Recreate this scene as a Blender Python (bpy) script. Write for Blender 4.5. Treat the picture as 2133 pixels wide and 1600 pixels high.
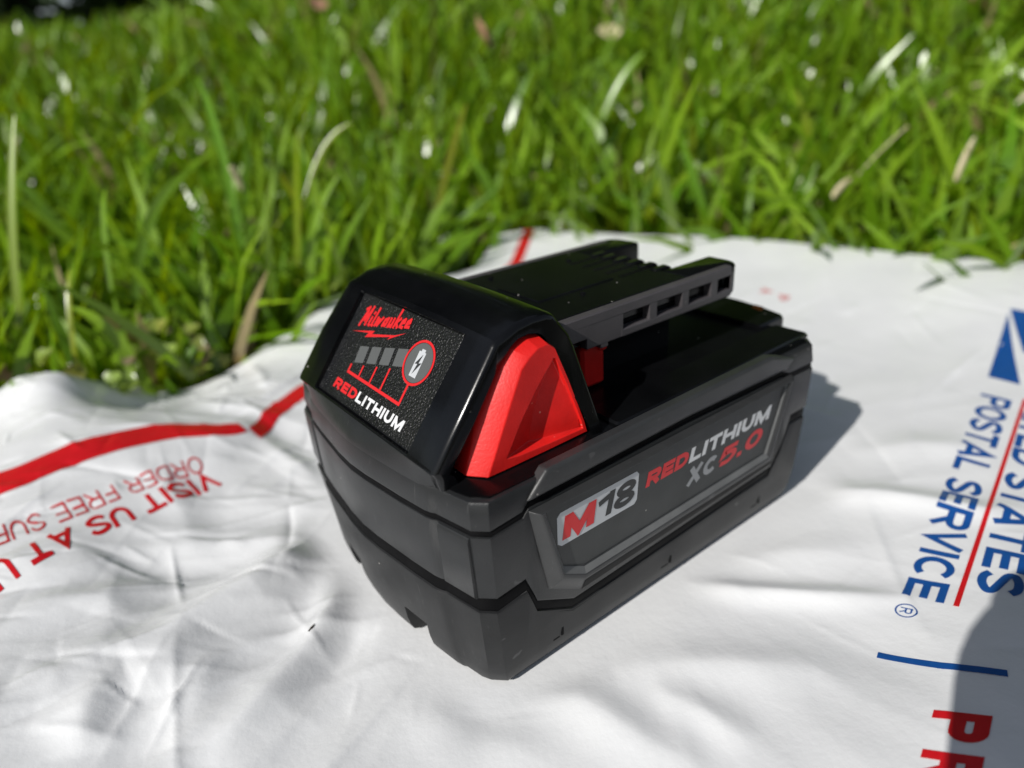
import bpy, bmesh, math, random
import numpy as np
from mathutils import Vector, Matrix

for o in list(bpy.data.objects):
    bpy.data.objects.remove(o, do_unlink=True)
SC = bpy.context.scene
COL = SC.collection
MM = 0.001                      # everything below is laid out in millimetres; 1 unit = 1 m

# ------------------------------------------------------------------ camera
cam_d = bpy.data.cameras.new('camera'); cam = bpy.data.objects.new('camera', cam_d); COL.objects.link(cam)
CAM = Vector((-55.62, -89.08, 124.55))
_y, _p, _r = math.radians(53.51), math.radians(-24.78), math.radians(-3.99)
FWD = Vector((math.cos(_p) * math.cos(_y), math.cos(_p) * math.sin(_y), math.sin(_p)))
_R0 = FWD.cross(Vector((0, 0, 1))).normalized(); _U0 = _R0.cross(FWD)
RIGHT = math.cos(_r) * _R0 + math.sin(_r) * _U0; UP = -math.sin(_r) * _R0 + math.cos(_r) * _U0
cam.matrix_world = Matrix(((RIGHT.x, UP.x, -FWD.x, CAM.x * MM), (RIGHT.y, UP.y, -FWD.y, CAM.y * MM),
                           (RIGHT.z, UP.z, -FWD.z, CAM.z * MM), (0, 0, 0, 1)))
cam_d.sensor_fit = 'HORIZONTAL'; cam_d.sensor_width = 36.0; cam_d.lens = 1430.8 * 36 / 2133
cam_d.clip_start = 0.005; cam_d.clip_end = 2000
cam_d.dof.use_dof = True; cam_d.dof.focus_distance = 0.147; cam_d.dof.aperture_fstop = 8.4
SC.camera = cam

# ------------------------------------------------------------------ sky, sun, exposure
SUN_EL = math.radians(36.0)
SUN_AZ = math.atan2(-0.186, -0.983)          # direction towards the sun, in the ground plane
w = bpy.data.worlds.new('World'); SC.world = w; w.use_nodes = True
nt = w.node_tree; bg = nt.nodes['Background']
sky = nt.nodes.new('ShaderNodeTexSky'); sky.sky_type = 'NISHITA'; sky.sun_disc = False
sky.sun_elevation = SUN_EL
sky.sun_rotation = math.radians(90) - SUN_AZ
sky.air_density = 1.0; sky.dust_density = 0.6
wb = nt.nodes.new('ShaderNodeHueSaturation'); wb.inputs['Saturation'].default_value = 0.55      # the phone's white balance
nt.links.new(sky.outputs[0], wb.inputs['Color']); nt.links.new(wb.outputs[0], bg.inputs[0]); bg.inputs[1].default_value = 0.085
sun_d = bpy.data.lights.new('sun', 'SUN'); sun = bpy.data.objects.new('sun', sun_d); COL.objects.link(sun)
sun_d.energy = 4.6; sun_d.angle = math.radians(0.53); sun_d.color = (1.0, 0.965, 0.915)
_to = Vector((math.cos(SUN_EL) * math.cos(SUN_AZ), math.cos(SUN_EL) * math.sin(SUN_AZ), math.sin(SUN_EL)))
sun.rotation_euler = _to.to_track_quat('Z', 'Y').to_euler()
sun.location = _to * 5
SC.view_settings.view_transform = 'Standard'; SC.view_settings.look = 'None'
SC.view_settings.exposure = -0.13; SC.view_settings.gamma = 1.0; SC.view_settings.use_curve_mapping = False
SC.render.engine = 'CYCLES'
SC.cycles.use_denoising = True
SC.cycles.max_bounces = 6; SC.cycles.diffuse_bounces = 3; SC.cycles.glossy_bounces = 3; SC.cycles.transmission_bounces = 4; SC.cycles.transparent_max_bounces = 8
SC.cycles.caustics_reflective = False; SC.cycles.caustics_refractive = False

# ------------------------------------------------------------------ helpers
def put(name, verts, faces, mat, parent=None, smooth=35, label=None, cat=None, group=None, kind=None):
    """one mesh object from millimetre vertices"""
    me = bpy.data.meshes.new(name)
    v = np.asarray(verts, float) * MM
    me.from_pydata(v.tolist(), [], [tuple(int(i) for i in f) for f in faces])
    me.update()
    if smooth:
        me.polygons.foreach_set('use_smooth', [True] * len(me.polygons))
        me.set_sharp_from_angle(angle=math.radians(smooth))
    o = bpy.data.objects.new(name, me); COL.objects.link(o)
    if mat: me.materials.append(mat)
    if parent: o.parent = parent
    for k, val in (('label', label), ('category', cat), ('group', group), ('kind', kind)):
        if val: o[k] = val
    return o

def empty(name, loc=(0, 0, 0), label=None, cat=None, group=None):
    o = bpy.data.objects.new(name, None); COL.objects.link(o)
    o.location = Vector(loc) * MM; o.empty_display_size = .02
    for k, val in (('label', label), ('category', cat), ('group', group)):
        if val: o[k] = val
    return o

class MB:
    """collects shapes (mm) into one mesh"""
    def __init__(s): s.v = []; s.f = []
    def add(s, verts, faces):
        n = len(s.v); s.v += [tuple(p) for p in verts]; s.f += [tuple(i + n for i in f) for f in faces]; return s
    def loft(s, loops, cap0=True, cap1=True):
        """loops of equal length, closed round; faces look outwards for counter-clockwise loops going up"""
        n = len(loops[0]); V = [p for l in loops for p in l]; F = []
        for k in range(len(loops) - 1):
            for i in range(n):
                j = (i + 1) % n
                F.append((k * n + i, k * n + j, (k + 1) * n + j, (k + 1) * n + i))
        if cap0: F.append(tuple(range(n - 1, -1, -1)))
        if cap1: F.append(tuple((len(loops) - 1) * n + i for i in range(n)))
        return s.add(V, F)
    def box(s, lo, hi, b=0.0):
        """box with chamfered edges"""
        x0, y0, z0 = lo; x1, y1, z1 = hi
        b = min(b, (x1 - x0) * .45, (y1 - y0) * .45, (z1 - z0) * .45)
        if b <= 0:
            l = lambda z: [(x0, y0, z), (x1, y0, z), (x1, y1, z), (x0, y1, z)]
            return s.loft([l(z0), l(z1)])
        def l(z, i):
            return [(x0 + b + i, y0 + i, z), (x1 - b - i, y0 + i, z), (x1 - i, y0 + b + i, z), (x1 - i, y1 - b - i, z),
                    (x1 - b - i, y1 - i, z), (x0 + b + i, y1 - i, z), (x0 + i, y1 - b - i, z), (x0 + i, y0 + b + i, z)]
        return s.loft([l(z0, b * .9), l(z0 + b, 0), l(z1 - b, 0), l(z1, b * .9)])
    def build(s, name, mat, parent=None, **k):
        o = put(name, s.v, s.f, mat, parent, **k)
        bm = bmesh.new(); bm.from_mesh(o.data); bmesh.ops.recalc_face_normals(bm, faces=bm.faces); bm.to_mesh(o.data); bm.free()
        return o

def soften(o, wd=.3, seg=2, ang=22):
    m = o.modifiers.new('soft_edges', 'BEVEL'); m.width = wd * MM; m.segments = seg; m.limit_method = 'ANGLE'; m.angle_limit = math.radians(ang); m.harden_normals = False; m.use_clamp_overlap = True
    return o
def inset_poly(P, d):
    """move every edge of a counter-clockwise polygon inwards by d"""
    n = len(P); out = []
    for i in range(n):
        p0 = Vector(P[i - 1]); p1 = Vector(P[i]); p2 = Vector(P[(i + 1) % n])
        a = (p1 - p0).normalized(); b = (p2 - p1).normalized()
        na = Vector((-a.y, a.x)); nb = Vector((-b.y, b.x))
        m = (na + nb)
        if m.length < 1e-6: m = na
        m.normalize(); c = max(.3, m.dot(na))
        q = p1 + m * (d / c); out.append((q.x, q.y))
    return out

# ------------------------------------------------------------------ materials
def mat(name, col, rough=.5, spec=.5, coat=0.0):
    m = bpy.data.materials.new(name); m.use_nodes = True
    b = m.node_tree.nodes['Principled BSDF']
    b.inputs['Base Color'].default_value = (*col, 1); b.inputs['Roughness'].default_value = rough
    b.inputs['Specular IOR Level'].default_value = spec; b.inputs['Coat Weight'].default_value = coat
    return m
def N(m, t, **k):
    n = m.node_tree.nodes.new(t)
    for a, v in k.items():
        if a.startswith('i_'): n.inputs[a[2:].replace('_', ' ')].default_value = v
        else: setattr(n, a, v)
    return n
def L(m, a, b): m.node_tree.links.new(a, b)
def ramp(m, src, stops):
    r = N(m, 'ShaderNodeValToRGB'); e = r.color_ramp.elements
    while len(e) < len(stops): e.new(.5)
    for el, (p, c) in zip(e, stops): el.position = p; el.color = (*c, 1) if len(c) == 3 else c
    L(m, src, r.inputs[0]); return r
def coords(m):
    tc = N(m, 'ShaderNodeTexCoord'); return tc.outputs['Object']
def bump(m, src, dist, strength=1.0, chain=None):
    b = N(m, 'ShaderNodeBump'); b.inputs['Distance'].default_value = dist; b.inputs['Strength'].default_value = strength
    L(m, src, b.inputs['Height'])
    if chain: L(m, chain.outputs[0], b.inputs['Normal'])
    L(m, b.outputs[0], m.node_tree.nodes['Principled BSDF'].inputs['Normal']); return b
def noise(m, co, scale, detail=3, rough=.55):
    n = N(m, 'ShaderNodeTexNoise'); n.inputs['Scale'].default_value = scale; n.inputs['Detail'].default_value = detail
    n.inputs['Roughness'].default_value = rough; L(m, co, n.inputs['Vector']); return n

def plastic(name, col, rough, spec, grain, dust=.0, dustcol=(.45, .43, .4), grainscale=2600, gr_rough=.08, scratch=0.0):
    """moulded plastic: fine spark-eroded grain, uneven sheen, specks of dust"""
    m = mat(name, col, rough, spec); b = m.node_tree.nodes['Principled BSDF']; co = coords(m)
    n1 = noise(m, co, grainscale, 2); bump(m, n1.outputs[0], grain * MM, .8)
    n2 = noise(m, co, 55, 4)
    mr = N(m, 'ShaderNodeMapRange'); mr.inputs['To Min'].default_value = rough - gr_rough; mr.inputs['To Max'].default_value = rough + gr_rough
    L(m, n2.outputs[0], mr.inputs[0]); L(m, mr.outputs[0], b.inputs['Roughness'])
    # worn, slightly paler patches
    n3 = noise(m, co, 90, 5, .65)
    r3 = ramp(m, n3.outputs[0], [(.35, col), (.75, tuple(min(1, c * 1.35 + .002) for c in col))])
    out = r3.outputs[0]
    if scratch:
        mp = N(m, 'ShaderNodeMapping'); mp.inputs['Scale'].default_value = (60, 900, 60); mp.inputs['Rotation'].default_value = (.4, .5, .6); L(m, co, mp.inputs[0])
        ns = noise(m, mp.outputs[0], 3, 2); rs = ramp(m, ns.outputs[0], [(.70, (0, 0, 0)), (.74, (scratch,) * 3)])
        mx = N(m, 'ShaderNodeMix', data_type='RGBA'); L(m, rs.outputs[0], mx.inputs[0]); L(m, out, mx.inputs[6]); mx.inputs[7].default_value = (.2, .2, .2, 1); out = mx.outputs[2]
    if dust:
        vo = N(m, 'ShaderNodeTexVoronoi'); vo.inputs['Scale'].default_value = 420; L(m, co, vo.inputs['Vector'])
        rd = ramp(m, vo.outputs['Distance'], [(.055, (1, 1, 1)), (.115, (0, 0, 0))])
        sel = N(m, 'ShaderNodeSeparateColor'); L(m, vo.outputs['Color'], sel.inputs[0])
        gt = N(m, 'ShaderNodeMath', operation='GREATER_THAN'); gt.inputs[1].default_value = 1 - dust; L(m, sel.outputs[0], gt.inputs[0])
        mu = N(m, 'ShaderNodeMath', operation='MULTIPLY'); L(m, rd.outputs[0], mu.inputs[0]); L(m, gt.outputs[0], mu.inputs[1])
        mx = N(m, 'ShaderNodeMix', data_type='RGBA'); L(m, mu.outputs[0], mx.inputs[0]); L(m, out, mx.inputs[6]); mx.inputs[7].default_value = (*dustcol, 1); out = mx.outputs[2]
    L(m, out, b.inputs['Base Color'])
    return m

M = {}
M['tray'] = plastic('tray plastic', (.0120, .0124, .0130), .42, .32, .05, dust=.05, scratch=.30, gr_rough=.12)
M['housing'] = plastic('housing plastic', (.0145, .0154, .0164), .35, .40, .045, dust=.05, scratch=.22, gr_rough=.13)
M['frame'] = plastic('side frame plastic', (.030, .031, .032), .40, .5, .045, dust=.05, scratch=.2, gr_rough=.12)
M['strip'] = plastic('pale bevel grey', (.115, .118, .118), .42, .5, .02)
M['plate'] = plastic('side plate plastic', (.034, .0365, .0365), .50, .4, .035, dust=.06)
M['gloss'] = plastic('gloss black plastic', (.0022, .0024, .0030), .18, .36, .006, dust=.12, grainscale=1500, gr_rough=.05)
M['deck'] = plastic('deck black plastic', (.0022, .0024, .0028), .22, .28, .008, dust=.07, gr_rough=.05)
M['core'] = plastic('black rubber and bevel shade', (.0030, .0030, .0034), .55, .07, .01)  # seams, and the shade painted on the frame bevels
M['rail'] = plastic('rail plastic', (.058, .053, .056), .42, .5, .02, dust=.05)
M['red'] = plastic('red plastic', (.62, .011, .009), .44, .4, .06, dust=.06, dustcol=(.85, .3, .25), grainscale=1800)
M['print_red'] = mat('red print', (.62, .018, .022), .4, .4)
M['print_white'] = mat('white print', (.66, .67, .68), .45, .4)
M['print_grey'] = mat('grey print', (.30, .31, .32), .45, .4)
M['badge'] = mat('badge silver print', (.50, .52, .54), .4, .5)
M['print_dark'] = mat('dark print', (.03, .032, .033), .5, .4)
M['led'] = mat('led window smoke', (.10, .105, .105), .35, .5)
M['steel'] = mat('terminal steel', (.5, .48, .45), .3, .5); M['steel'].node_tree.nodes['Principled BSDF'].inputs['Metallic'].default_value = 1

def label_mat():
    m = mat('grained label film', (.012, .0125, .013), .30, .38); co = coords(m); b = m.node_tree.nodes['Principled BSDF']
    vo = N(m, 'ShaderNodeTexVoronoi'); vo.inputs['Scale'].default_value = 1700; L(m, co, vo.inputs['Vector'])
    n = noise(m, co, 2400, 3)
    ad = N(m, 'ShaderNodeMath', operation='ADD'); L(m, vo.outputs['Distance'], ad.inputs[0]); L(m, n.outputs[0], ad.inputs[1])
    bump(m, ad.outputs[0], .20 * MM, 1.0)
    n2 = noise(m, co, 60, 3); r = ramp(m, n2.outputs[0], [(.3, (.006, .006, .007)), (.8, (.013, .0135, .0135))]); L(m, r.outputs[0], b.inputs['Base Color'])
    return m
M['label'] = label_mat()

def mailer_mat():
    m = mat('white poly mailer film', (.80, .81, .81), .3, .45); co = coords(m); b = m.node_tree.nodes['Principled BSDF']
    n = noise(m, co, 35, 3, .6); r = ramp(m, n.outputs[0], [(.3, (.765, .775, .785)), (.7, (.82, .83, .835))])
    L(m, r.outputs[0], b.inputs['Base Color'])
    n1 = noise(m, co, 420, 3, .6); bump(m, n1.outputs[0], .13 * MM, .7)
    mr = N(m, 'ShaderNodeMapRange'); mr.inputs['To Min'].default_value = .16; mr.inputs['To Max'].default_value = .31; L(m, n.outputs[0], mr.inputs[0]); L(m, mr.outputs[0], b.inputs['Roughness'])
    return m
M['mailer'] = mailer_mat()
def ink(name, col):
    m = mat(name, col, .38, .45); co = coords(m); n1 = noise(m, co, 260, 5, .6); bump(m, n1.outputs[0], .16 * MM, .6)
    n = noise(m, co, 420, 4); r = ramp(m, n.outputs[0], [(.2, tuple(c * .9 for c in col)), (.8, tuple(min(1, c * 1.08 + .004) for c in col))]); L(m, r.outputs[0], m.node_tree.nodes['Principled BSDF'].inputs['Base Color'])
    return m
M['ink_red'] = ink('red ink', (.60, .006, .012)); M['ink_blue'] = ink('blue ink', (.006, .075, .30)); M['ink_pale'] = ink('pale red ink', (.62, .10, .10))

def grass_mat():
    m = mat('grass blade', (.07, .16, .012), .28, .6); t = m.node_tree; b = t.nodes['Principled BSDF']; out = t.nodes['Material Output']
    at = N(m, 'ShaderNodeAttribute', attribute_name='tint'); L(m, at.outputs['Color'], b.inputs['Base Color'])
    tr = N(m, 'ShaderNodeBsdfTranslucent')
    hs = N(m, 'ShaderNodeHueSaturation'); hs.inputs['Hue'].default_value = .475; hs.inputs['Saturation'].default_value = 1.1; hs.inputs['Value'].default_value = 1.5
    L(m, at.outputs['Color'], hs.inputs['Color']); L(m, hs.outputs[0], tr.inputs[0])
    mx = N(m, 'ShaderNodeMixShader'); mx.inputs[0].default_value = .32
    L(m, b.outputs[0], mx.inputs[1]); L(m, tr.outputs[0], mx.inputs[2]); L(m, mx.outputs[0], out.inputs[0])
    return m
M['grass'] = grass_mat()
def soil_mat():
    m = mat('soil and thatch', (.03, .025, .012), .9, .2); co = coords(m)
    n = noise(m, co, 18, 6, .65); r = ramp(m, n.outputs[0], [(.3, (.014, .012, .006)), (.55, (.030, .030, .010)), (.75, (.05, .055, .016))])
    L(m, r.outputs[0], m.node_tree.nodes['Principled BSDF'].inputs['Base Color']); n2 = noise(m, co, 140, 4); bump(m, n2.outputs[0], .004, 1)
    return m
M['soil'] = soil_mat()
def dry_mat(name, a, c):
    m = mat(name, a, .6, .3); co = coords(m); n = noise(m, co, 130, 5, .7); r = ramp(m, n.outputs[0], [(.3, a), (.7, c)])
    L(m, r.outputs[0], m.node_tree.nodes['Principled BSDF'].inputs['Base Color']); bump(m, n.outputs[0], .0006, .7); return m
M['dryleaf'] = dry_mat('dry leaf', (.34, .17, .10), (.55, .33, .22)); M['straw'] = dry_mat('dry straw', (.52, .43, .24), (.70, .62, .42))
M['mulch'] = dry_mat('dark mulch', (.008, .006, .005), (.022, .016, .011)); M['shrubleaf'] = dry_mat('evergreen leaf', (.010, .026, .007), (.028, .055, .014))
M['stem'] = dry_mat('woody stem', (.04, .03, .02), (.08, .06, .04))
M['phone'] = plastic('phone glass back', (.02, .021, .024), .25, .5, .002); M['lens'] = mat('lens glass', (.004, .004, .006), .05, .5)

# ------------------------------------------------------------------ lettering: strokes of even weight, mitred
def _arc(cx, cy, rx, ry, a0, a1, n=10):
    return [(cx + rx * math.cos(math.radians(a0 + (a1 - a0) * i / n)), cy + ry * math.sin(math.radians(a0 + (a1 - a0) * i / n))) for i in range(n + 1)]
def _spline(p, n=6):
    out = []
    q = [p[0]] + list(p) + [p[-1]]
    for i in range(1, len(q) - 2):
        a, b, c, d = [np.array(x, float) for x in q[i - 1:i + 3]]
        for k in range(n):
            t = k / n; out.append(tuple(.5 * (2 * b + (c - a) * t + (2 * a - 5 * b + 4 * c - d) * t * t + (3 * b - a - 3 * c + d) * t ** 3)))
    return out + [tuple(p[-1])]
def glyph(ch, w, wt):
    """(polyline, closed) list for one capital of width w and height 1, stroke weight wt"""
    t = wt / 2; l, r, b, T, m = t, w - t, t, 1 - t, .5
    if ch == 'I': return [([(w / 2, 0), (w / 2, 1)], 0)]
    if ch == 'L': return [([(l, 1), (l, b), (w, b)], 0)]
    if ch == 'T': return [([(0, T), (w, T)], 0), ([(w / 2, T), (w / 2, 0)], 0)]
    if ch == 'H': return [([(l, 0), (l, 1)], 0), ([(r, 0), (r, 1)], 0), ([(l, m), (r, m)], 0)]
    if ch == 'E': return [([(w, T), (l, T), (l, b), (w, b)], 0), ([(l, m), (w * .93, m)], 0)]
    if ch == 'F': return [([(w, T), (l, T), (l, 0)], 0), ([(l, m), (w * .9, m)], 0)]
    if ch == 'D': return [([(l, b), (l, T)] + _arc(w * .48, .5, r - w * .48, T - .5, 90, -90), 1)]
    if ch in 'RP':
        k = .46; c = (T + k) / 2; g = [([(l, 0), (l, T)] + _arc(r - (T - c), c, T - c, T - c, 90, -90) + [(wt * .99, k)], 0)]
        if ch == 'R': g.append(([(w * .5, k), (r + t * .1, 0)], 0))
        return g
    if ch == 'U': return [([(l, 1)] + _arc(w / 2, b + (r - l) / 2, (r - l) / 2, (r - l) / 2, 180, 360) + [(r, 1)], 0)]
    if ch == 'M': return [([(l, 0), (l, 1)], 0), ([(r, 0), (r, 1)], 0), ([(l * 1.05, 1 - t * .4), (w / 2, t * .9), (r - l * .05, 1 - t * .4)], 0)]
    if ch == 'N': return [([(l, 0), (l, 1)], 0), ([(r, 0), (r, 1)], 0), ([(l, 1 - t * .5), (r, t * .5)], 0)]
    if ch == 'X': return [([(l, 0), (r, 1)], 0), ([(r, 0), (l, 1)], 0)]
    if ch == 'Y': return [([(l * .7, 1), (w / 2, .44), (w - l * .7, 1)], 0), ([(w / 2, .44), (w / 2, 0)], 0)]
    if ch == 'V': return [([(l, 1), (w / 2, t), (r, 1)], 0)]
    if ch == 'A': return [([(l, 0), (w / 2, 1 - t), (r, 0)], 0), ([(w * .22, .28), (w * .78, .28)], 0)]
    if ch == 'O' or ch == '0': return [(_arc(w / 2, .5, (r - l) / 2, .5 - t, 0, 360, 24)[:-1], 1)]
    if ch == 'C': return [(_arc(w / 2, .5, (r - l) / 2, .5 - t, 42, 318, 20), 0)]
    if ch == 'S': return [(_spline([(r, .76), (w * .72, T - .01), (w * .42, T), (l + .01, .80), (l + .03, .64), (w * .5, .51), (r - .03, .38), (r, .24), (w * .6, b), (w * .3, b + .01), (l, .24)]), 0)]
    if ch == '5': return [([(w * .95, T), (w * .24, T), (w * .17, .52)] + _spline([(w * .3, .60), (w * .55, .63), (r - .02, .52), (r, .33), (w * .62, b + .01), (w * .36, b), (l, .15)]), 0)]
    if ch == '8': return [(_arc(w / 2, .74, (r - l) / 2 * .9, .26 - t * .7, 0, 360, 20)[:-1], 1), (_arc(w / 2, .27, (r - l) / 2, .27 - t * .8, 0, 360, 20)[:-1], 1)]
    if ch == '1': return [([(w - t * 1.1, 0), (w - t * 1.1, 1)], 0), ([(w - t * 1.1, .86), (0.02, .68)], 0)]
    if ch == '.': return [([(0, t), (w, t)], 0)]
    return []
GW = dict(I=0, L=.62, T=.74, H=.80, E=.68, F=.64, D=.80, R=.78, P=.74, U=.78, M=1.02, N=.82, X=.82, V=.84, Y=.84, A=.86, O=.90, C=.82, S=.74, **{'0': .74, '5': .70, '8': .72, '1': .50, '.': .2, ' ': .36})
def thick(pl, closed, wt):
    """ribbon of even width along a polyline, mitred"""
    P = [np.array(p, float) for p in pl]; n = len(P); V = []; F = []
    for i in range(n):
        a = P[i - 1] if (i or closed) else None; c = P[(i + 1) % n] if (i < n - 1 or closed) else None
        d1 = (P[i] - a) / (np.linalg.norm(P[i] - a) + 1e-9) if a is not None else None; d2 = (c - P[i]) / (np.linalg.norm(c - P[i]) + 1e-9) if c is not None else None
        if d1 is None: d1 = d2
        if d2 is None: d2 = d1
        n1 = np.array([-d1[1], d1[0]]); n2 = np.array([-d2[1], d2[0]]); mm = n1 + n2; mm /= np.linalg.norm(mm) + 1e-9
        k = wt / 2 / max(.42, mm @ n1); V += [P[i] + mm * k, P[i] - mm * k]
    for i in range(n if closed else n - 1):
        j = (i + 1) % n; F += [(2 * i, 2 * i + 1, 2 * j + 1), (2 * i, 2 * j + 1, 2 * j)]
    return V, F
def text_tris(s, bold=.2, shear=0.0, space=.16, **_):
    """lettering as triangles in (u, v, layer): v 0 = baseline, 1 = cap height"""
    V = []; F = []; x = 0.0
    for ch in s:
        w = max(GW[ch], 0) + (bold * .75 if ch not in 'I. ' else 0)
        if ch == 'I': w = bold
        if ch == '.': w = bold * 1.05
        for k, (p, cl) in enumerate(glyph(ch, w, bold)):
            v, f = thick(p, cl, bold); n = len(V)
            V += [(x + a + b * shear, b, k) for a, b in v]; F += [tuple(i + n for i in t) for t in f]
        x += w + space
    return np.array(V), F, x - space
def refine(v2, f, maxlen):
    """split long edges of a flat triangle mesh given in mm; v2: (n,2), or (n,3) with a layer number"""
    bm = bmesh.new(); vs = [bm.verts.new((p[0], p[1], (p[2] if len(p) > 2 else 0))) for p in v2]
    for t in f:
        try: bm.faces.new([vs[i] for i in t])
        except ValueError: pass
    for _ in range(7):
        e = [x for x in bm.edges if x.calc_length() > maxlen]
        if not e: break
        bmesh.ops.subdivide_edges(bm, edges=e, cuts=1); bmesh.ops.triangulate(bm, faces=[q for q in bm.faces if len(q.verts) > 3])
    bm.verts.index_update(); V = np.array([x.co[:] for x in bm.verts]); F = [tuple(x.index for x in q.verts) for q in bm.faces]; bm.free()
    return V, F
def stroke(pts, wd):
    """flat ribbon along a polyline, triangles in 2-d"""
    V = []; F = []
    for a, b in zip(pts[:-1], pts[1:]):
        a = np.array(a, float); b = np.array(b, float); d = b - a; d /= np.linalg.norm(d) + 1e-9; n = np.array([-d[1], d[0]]) * wd / 2
        k = len(V); e = d * wd * .35
        V += [a - n - e, b - n + e, b + n + e, a + n - e]; F += [(k, k + 1, k + 2), (k, k + 2, k + 3)]
    return np.array(V), F

# ---- measured layout of the mailer (mm)
CTRL_PTS = [(-69.4, 251.5, 15.0), (-47.0, 242.8, 17.0), (-41.1, 252.0, 11.0), (-29.9, 292.6, -7.0), (-14.1, 282.5, -12.0), (2.9, 269.2, -15.0), (25.7, 269.0, -11.0), (61.7, 274.9, -1.0), (95.5, 289.9, 4.0), (194.2, 283.3, 4.0), (249.4, 326.0, 12.0), (272.2, 311.2, 13.0), (330.9, 189.0, 13.0), (375.9, 29.1, 13.0), (-72.6, 231.6, 9.0), (-55.8, 221.4, 13.0), (-44.5, 215.5, 11.0), (-31.8, 236.1, -1.0), (-20.1, 207.2, 4.0), (-4.4, 179.8, 5.0), (1.3, 158.7, 6.0), (4.8, 156.2, 1.0), (29.6, 181.4, 1.0), (64.4, 253.4, 1.0), (280.6, 228.4, 8.0), (319.6, 99.3, 9.0), (325.9, 11.7, 9.0), (262.2, 33.0, 2.0), (80.7, -66.0, 6.0), (61.2, -72.6, 7.0), (73.3, -45.8, 0.0), (98.6, -63.8, 6.0), (107.5, -42.8, 1.0), (163.0, -36.8, 2.0), (105.4, -11.8, 0.0), (55.1, -16.5, 0.0), (11.0, -13.3, 0.0), (-8.7, 11.9, -0.0), (-30.4, 41.1, -1.0), (-60.0, 46.4, 2.0), (-84.3, 49.3, 7.0), (-80.8, 91.7, 10.0), (-57.5, 113.0, 6.5), (-77.0, 158.9, 9.0), (-28.6, 126.0, 2.5), (-33.2, 86.5, 0.5), (0.0, 2.0, 0.0), (0.0, 42.0, 0.0), (0.0, 84.0, 0.0), (40.0, 2.0, 0.0), (40.0, 42.0, 0.0), (40.0, 84.0, 0.0), (80.0, 2.0, 0.0), (80.0, 42.0, 0.0), (80.0, 84.0, 0.0), (118.0, 2.0, 0.0), (118.0, 42.0, 0.0), (118.0, 84.0, 0.0), (-170.0, 300.0, 0.0), (-170.0, 150.0, 2.0), (-170.0, 0.0, 0.0), (-170.0, -160.0, 0.0), (0.0, -160.0, 0.0), (150.0, -160.0, 4.0), (300.0, -160.0, 8.0), (470.0, -160.0, 12.0), (160.0, 30.0, 0.0), (200.0, 80.0, 1.0), (150.0, 130.0, 1.0), (60.0, 130.0, 0.0), (20.0, 130.0, 0.0)]
FOLDS = [([(0.1, 80.0), (-9.3, 79.5), (-19.3, 75.9), (-28.7, 70.3), (-36.9, 68.3), (-44.8, 65.6), (-51.2, 58.3), (-57.0, 49.2)], 6.5, 9), ([(-4.1, 66.2), (-14.1, 52.4), (-24.4, 42.3), (-34.4, 36.2), (-45.3, 29.6), (-51.9, 23.9)], 4.0, 6), ([(-8.3, 70.0), (-17.9, 55.9), (-28.9, 44.3), (-39.1, 38.6)], -1.8, 6), ([(-4.0, 50.5), (-14.3, 39.4), (-23.5, 32.0), (-34.0, 25.9)], -1.8, 7), ([(-51.2, 58.3), (-56.8, 64.2), (-62.8, 68.5), (-71.6, 67.1), (-79.7, 70.8)], 2.8, 7), ([(-59.5, 58.3), (-64.1, 58.0), (-68.4, 52.7), (-71.2, 43.3)], 2.8, 6), ([(-77.5, 95.8), (-68.3, 92.0), (-60.1, 86.9), (-54.8, 73.5)], 2.4, 7), ([(-41.0, 53.1), (-47.9, 44.6), (-56.0, 33.0)], 2.0, 6), ([(-82.0, 123.8), (-70.8, 108.4), (-58.0, 99.4)], 2.0, 8), ([(4.6, 158.9), (6.7, 134.7), (7.9, 111.9)], 2.4, 5), ([(10.4, 166.8), (11.9, 129.6), (10.4, 113.6)], -1.0, 5), ([(-36.9, 158.8), (-32.8, 123.9), (-34.4, 96.8)], 1.6, 6), ([(-67.7, 124.5), (-55.3, 94.4), (-43.6, 81.4)], 1.8, 7), ([(0.1, 6.0), (12.7, -8.5), (15.1, -25.7), (19.4, -37.5)], 2.0, 6), ([(4.9, 1.7), (-8.1, 3.3), (0.1, -18.2)], 1.3, 6), ([(60.2, 0.8), (69.2, -14.7), (84.1, -30.5), (95.1, -42.7)], 2.2, 4), ([(68.5, -0.4), (86.5, -8.9), (106.9, -24.9)], 1.0, 6), ([(23.5, -7.7), (40.5, -20.9), (58.8, -38.9), (60.4, -48.7)], 1.7, 7), ([(26.1, -16.9), (29.6, -29.5), (31.1, -41.0)], 1.5, 5), ([(121.9, -0.7), (133.3, -18.6), (141.7, -41.2), (150.6, -47.9)], 2.2, 5), ([(149.3, 5.0), (168.7, -9.5), (178.4, -27.6)], 1.4, 8), ([(50.2, 272.7), (32.6, 252.0), (26.7, 208.5), (45.4, 220.7)], 1.2, 2.5), ([(0.8, 188.0), (21.0, 193.1), (52.2, 213.5), (80.1, 240.0)], 1.6, 2.5)]
EDGE = [(-69.37, 246.71), (-46.15, 280.72), (-39.84, 283.66), (-30.58, 284.43), (-14.66, 278.86), (2.3, 265.66), (24.55, 264.33), (60.66, 271.87), (94.16, 286.91), (192.61, 281.11), (247.93, 324.1)]
FAR = [(247.93, 324.1), (271.12, 309.82), (329.92, 188.23), (374.46, 28.61)]
STRIPE_A = [(268.52, 307.86), (219.84, 264.09), (27.87, 175.75), (15.63, 166.2), (3.58, 152.33)]
STRIPE_A2 = [(264.1, 314.34), (215.45, 270.43), (33.26, 191.05), (16.93, 179.23), (1.88, 159.23)]
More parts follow.
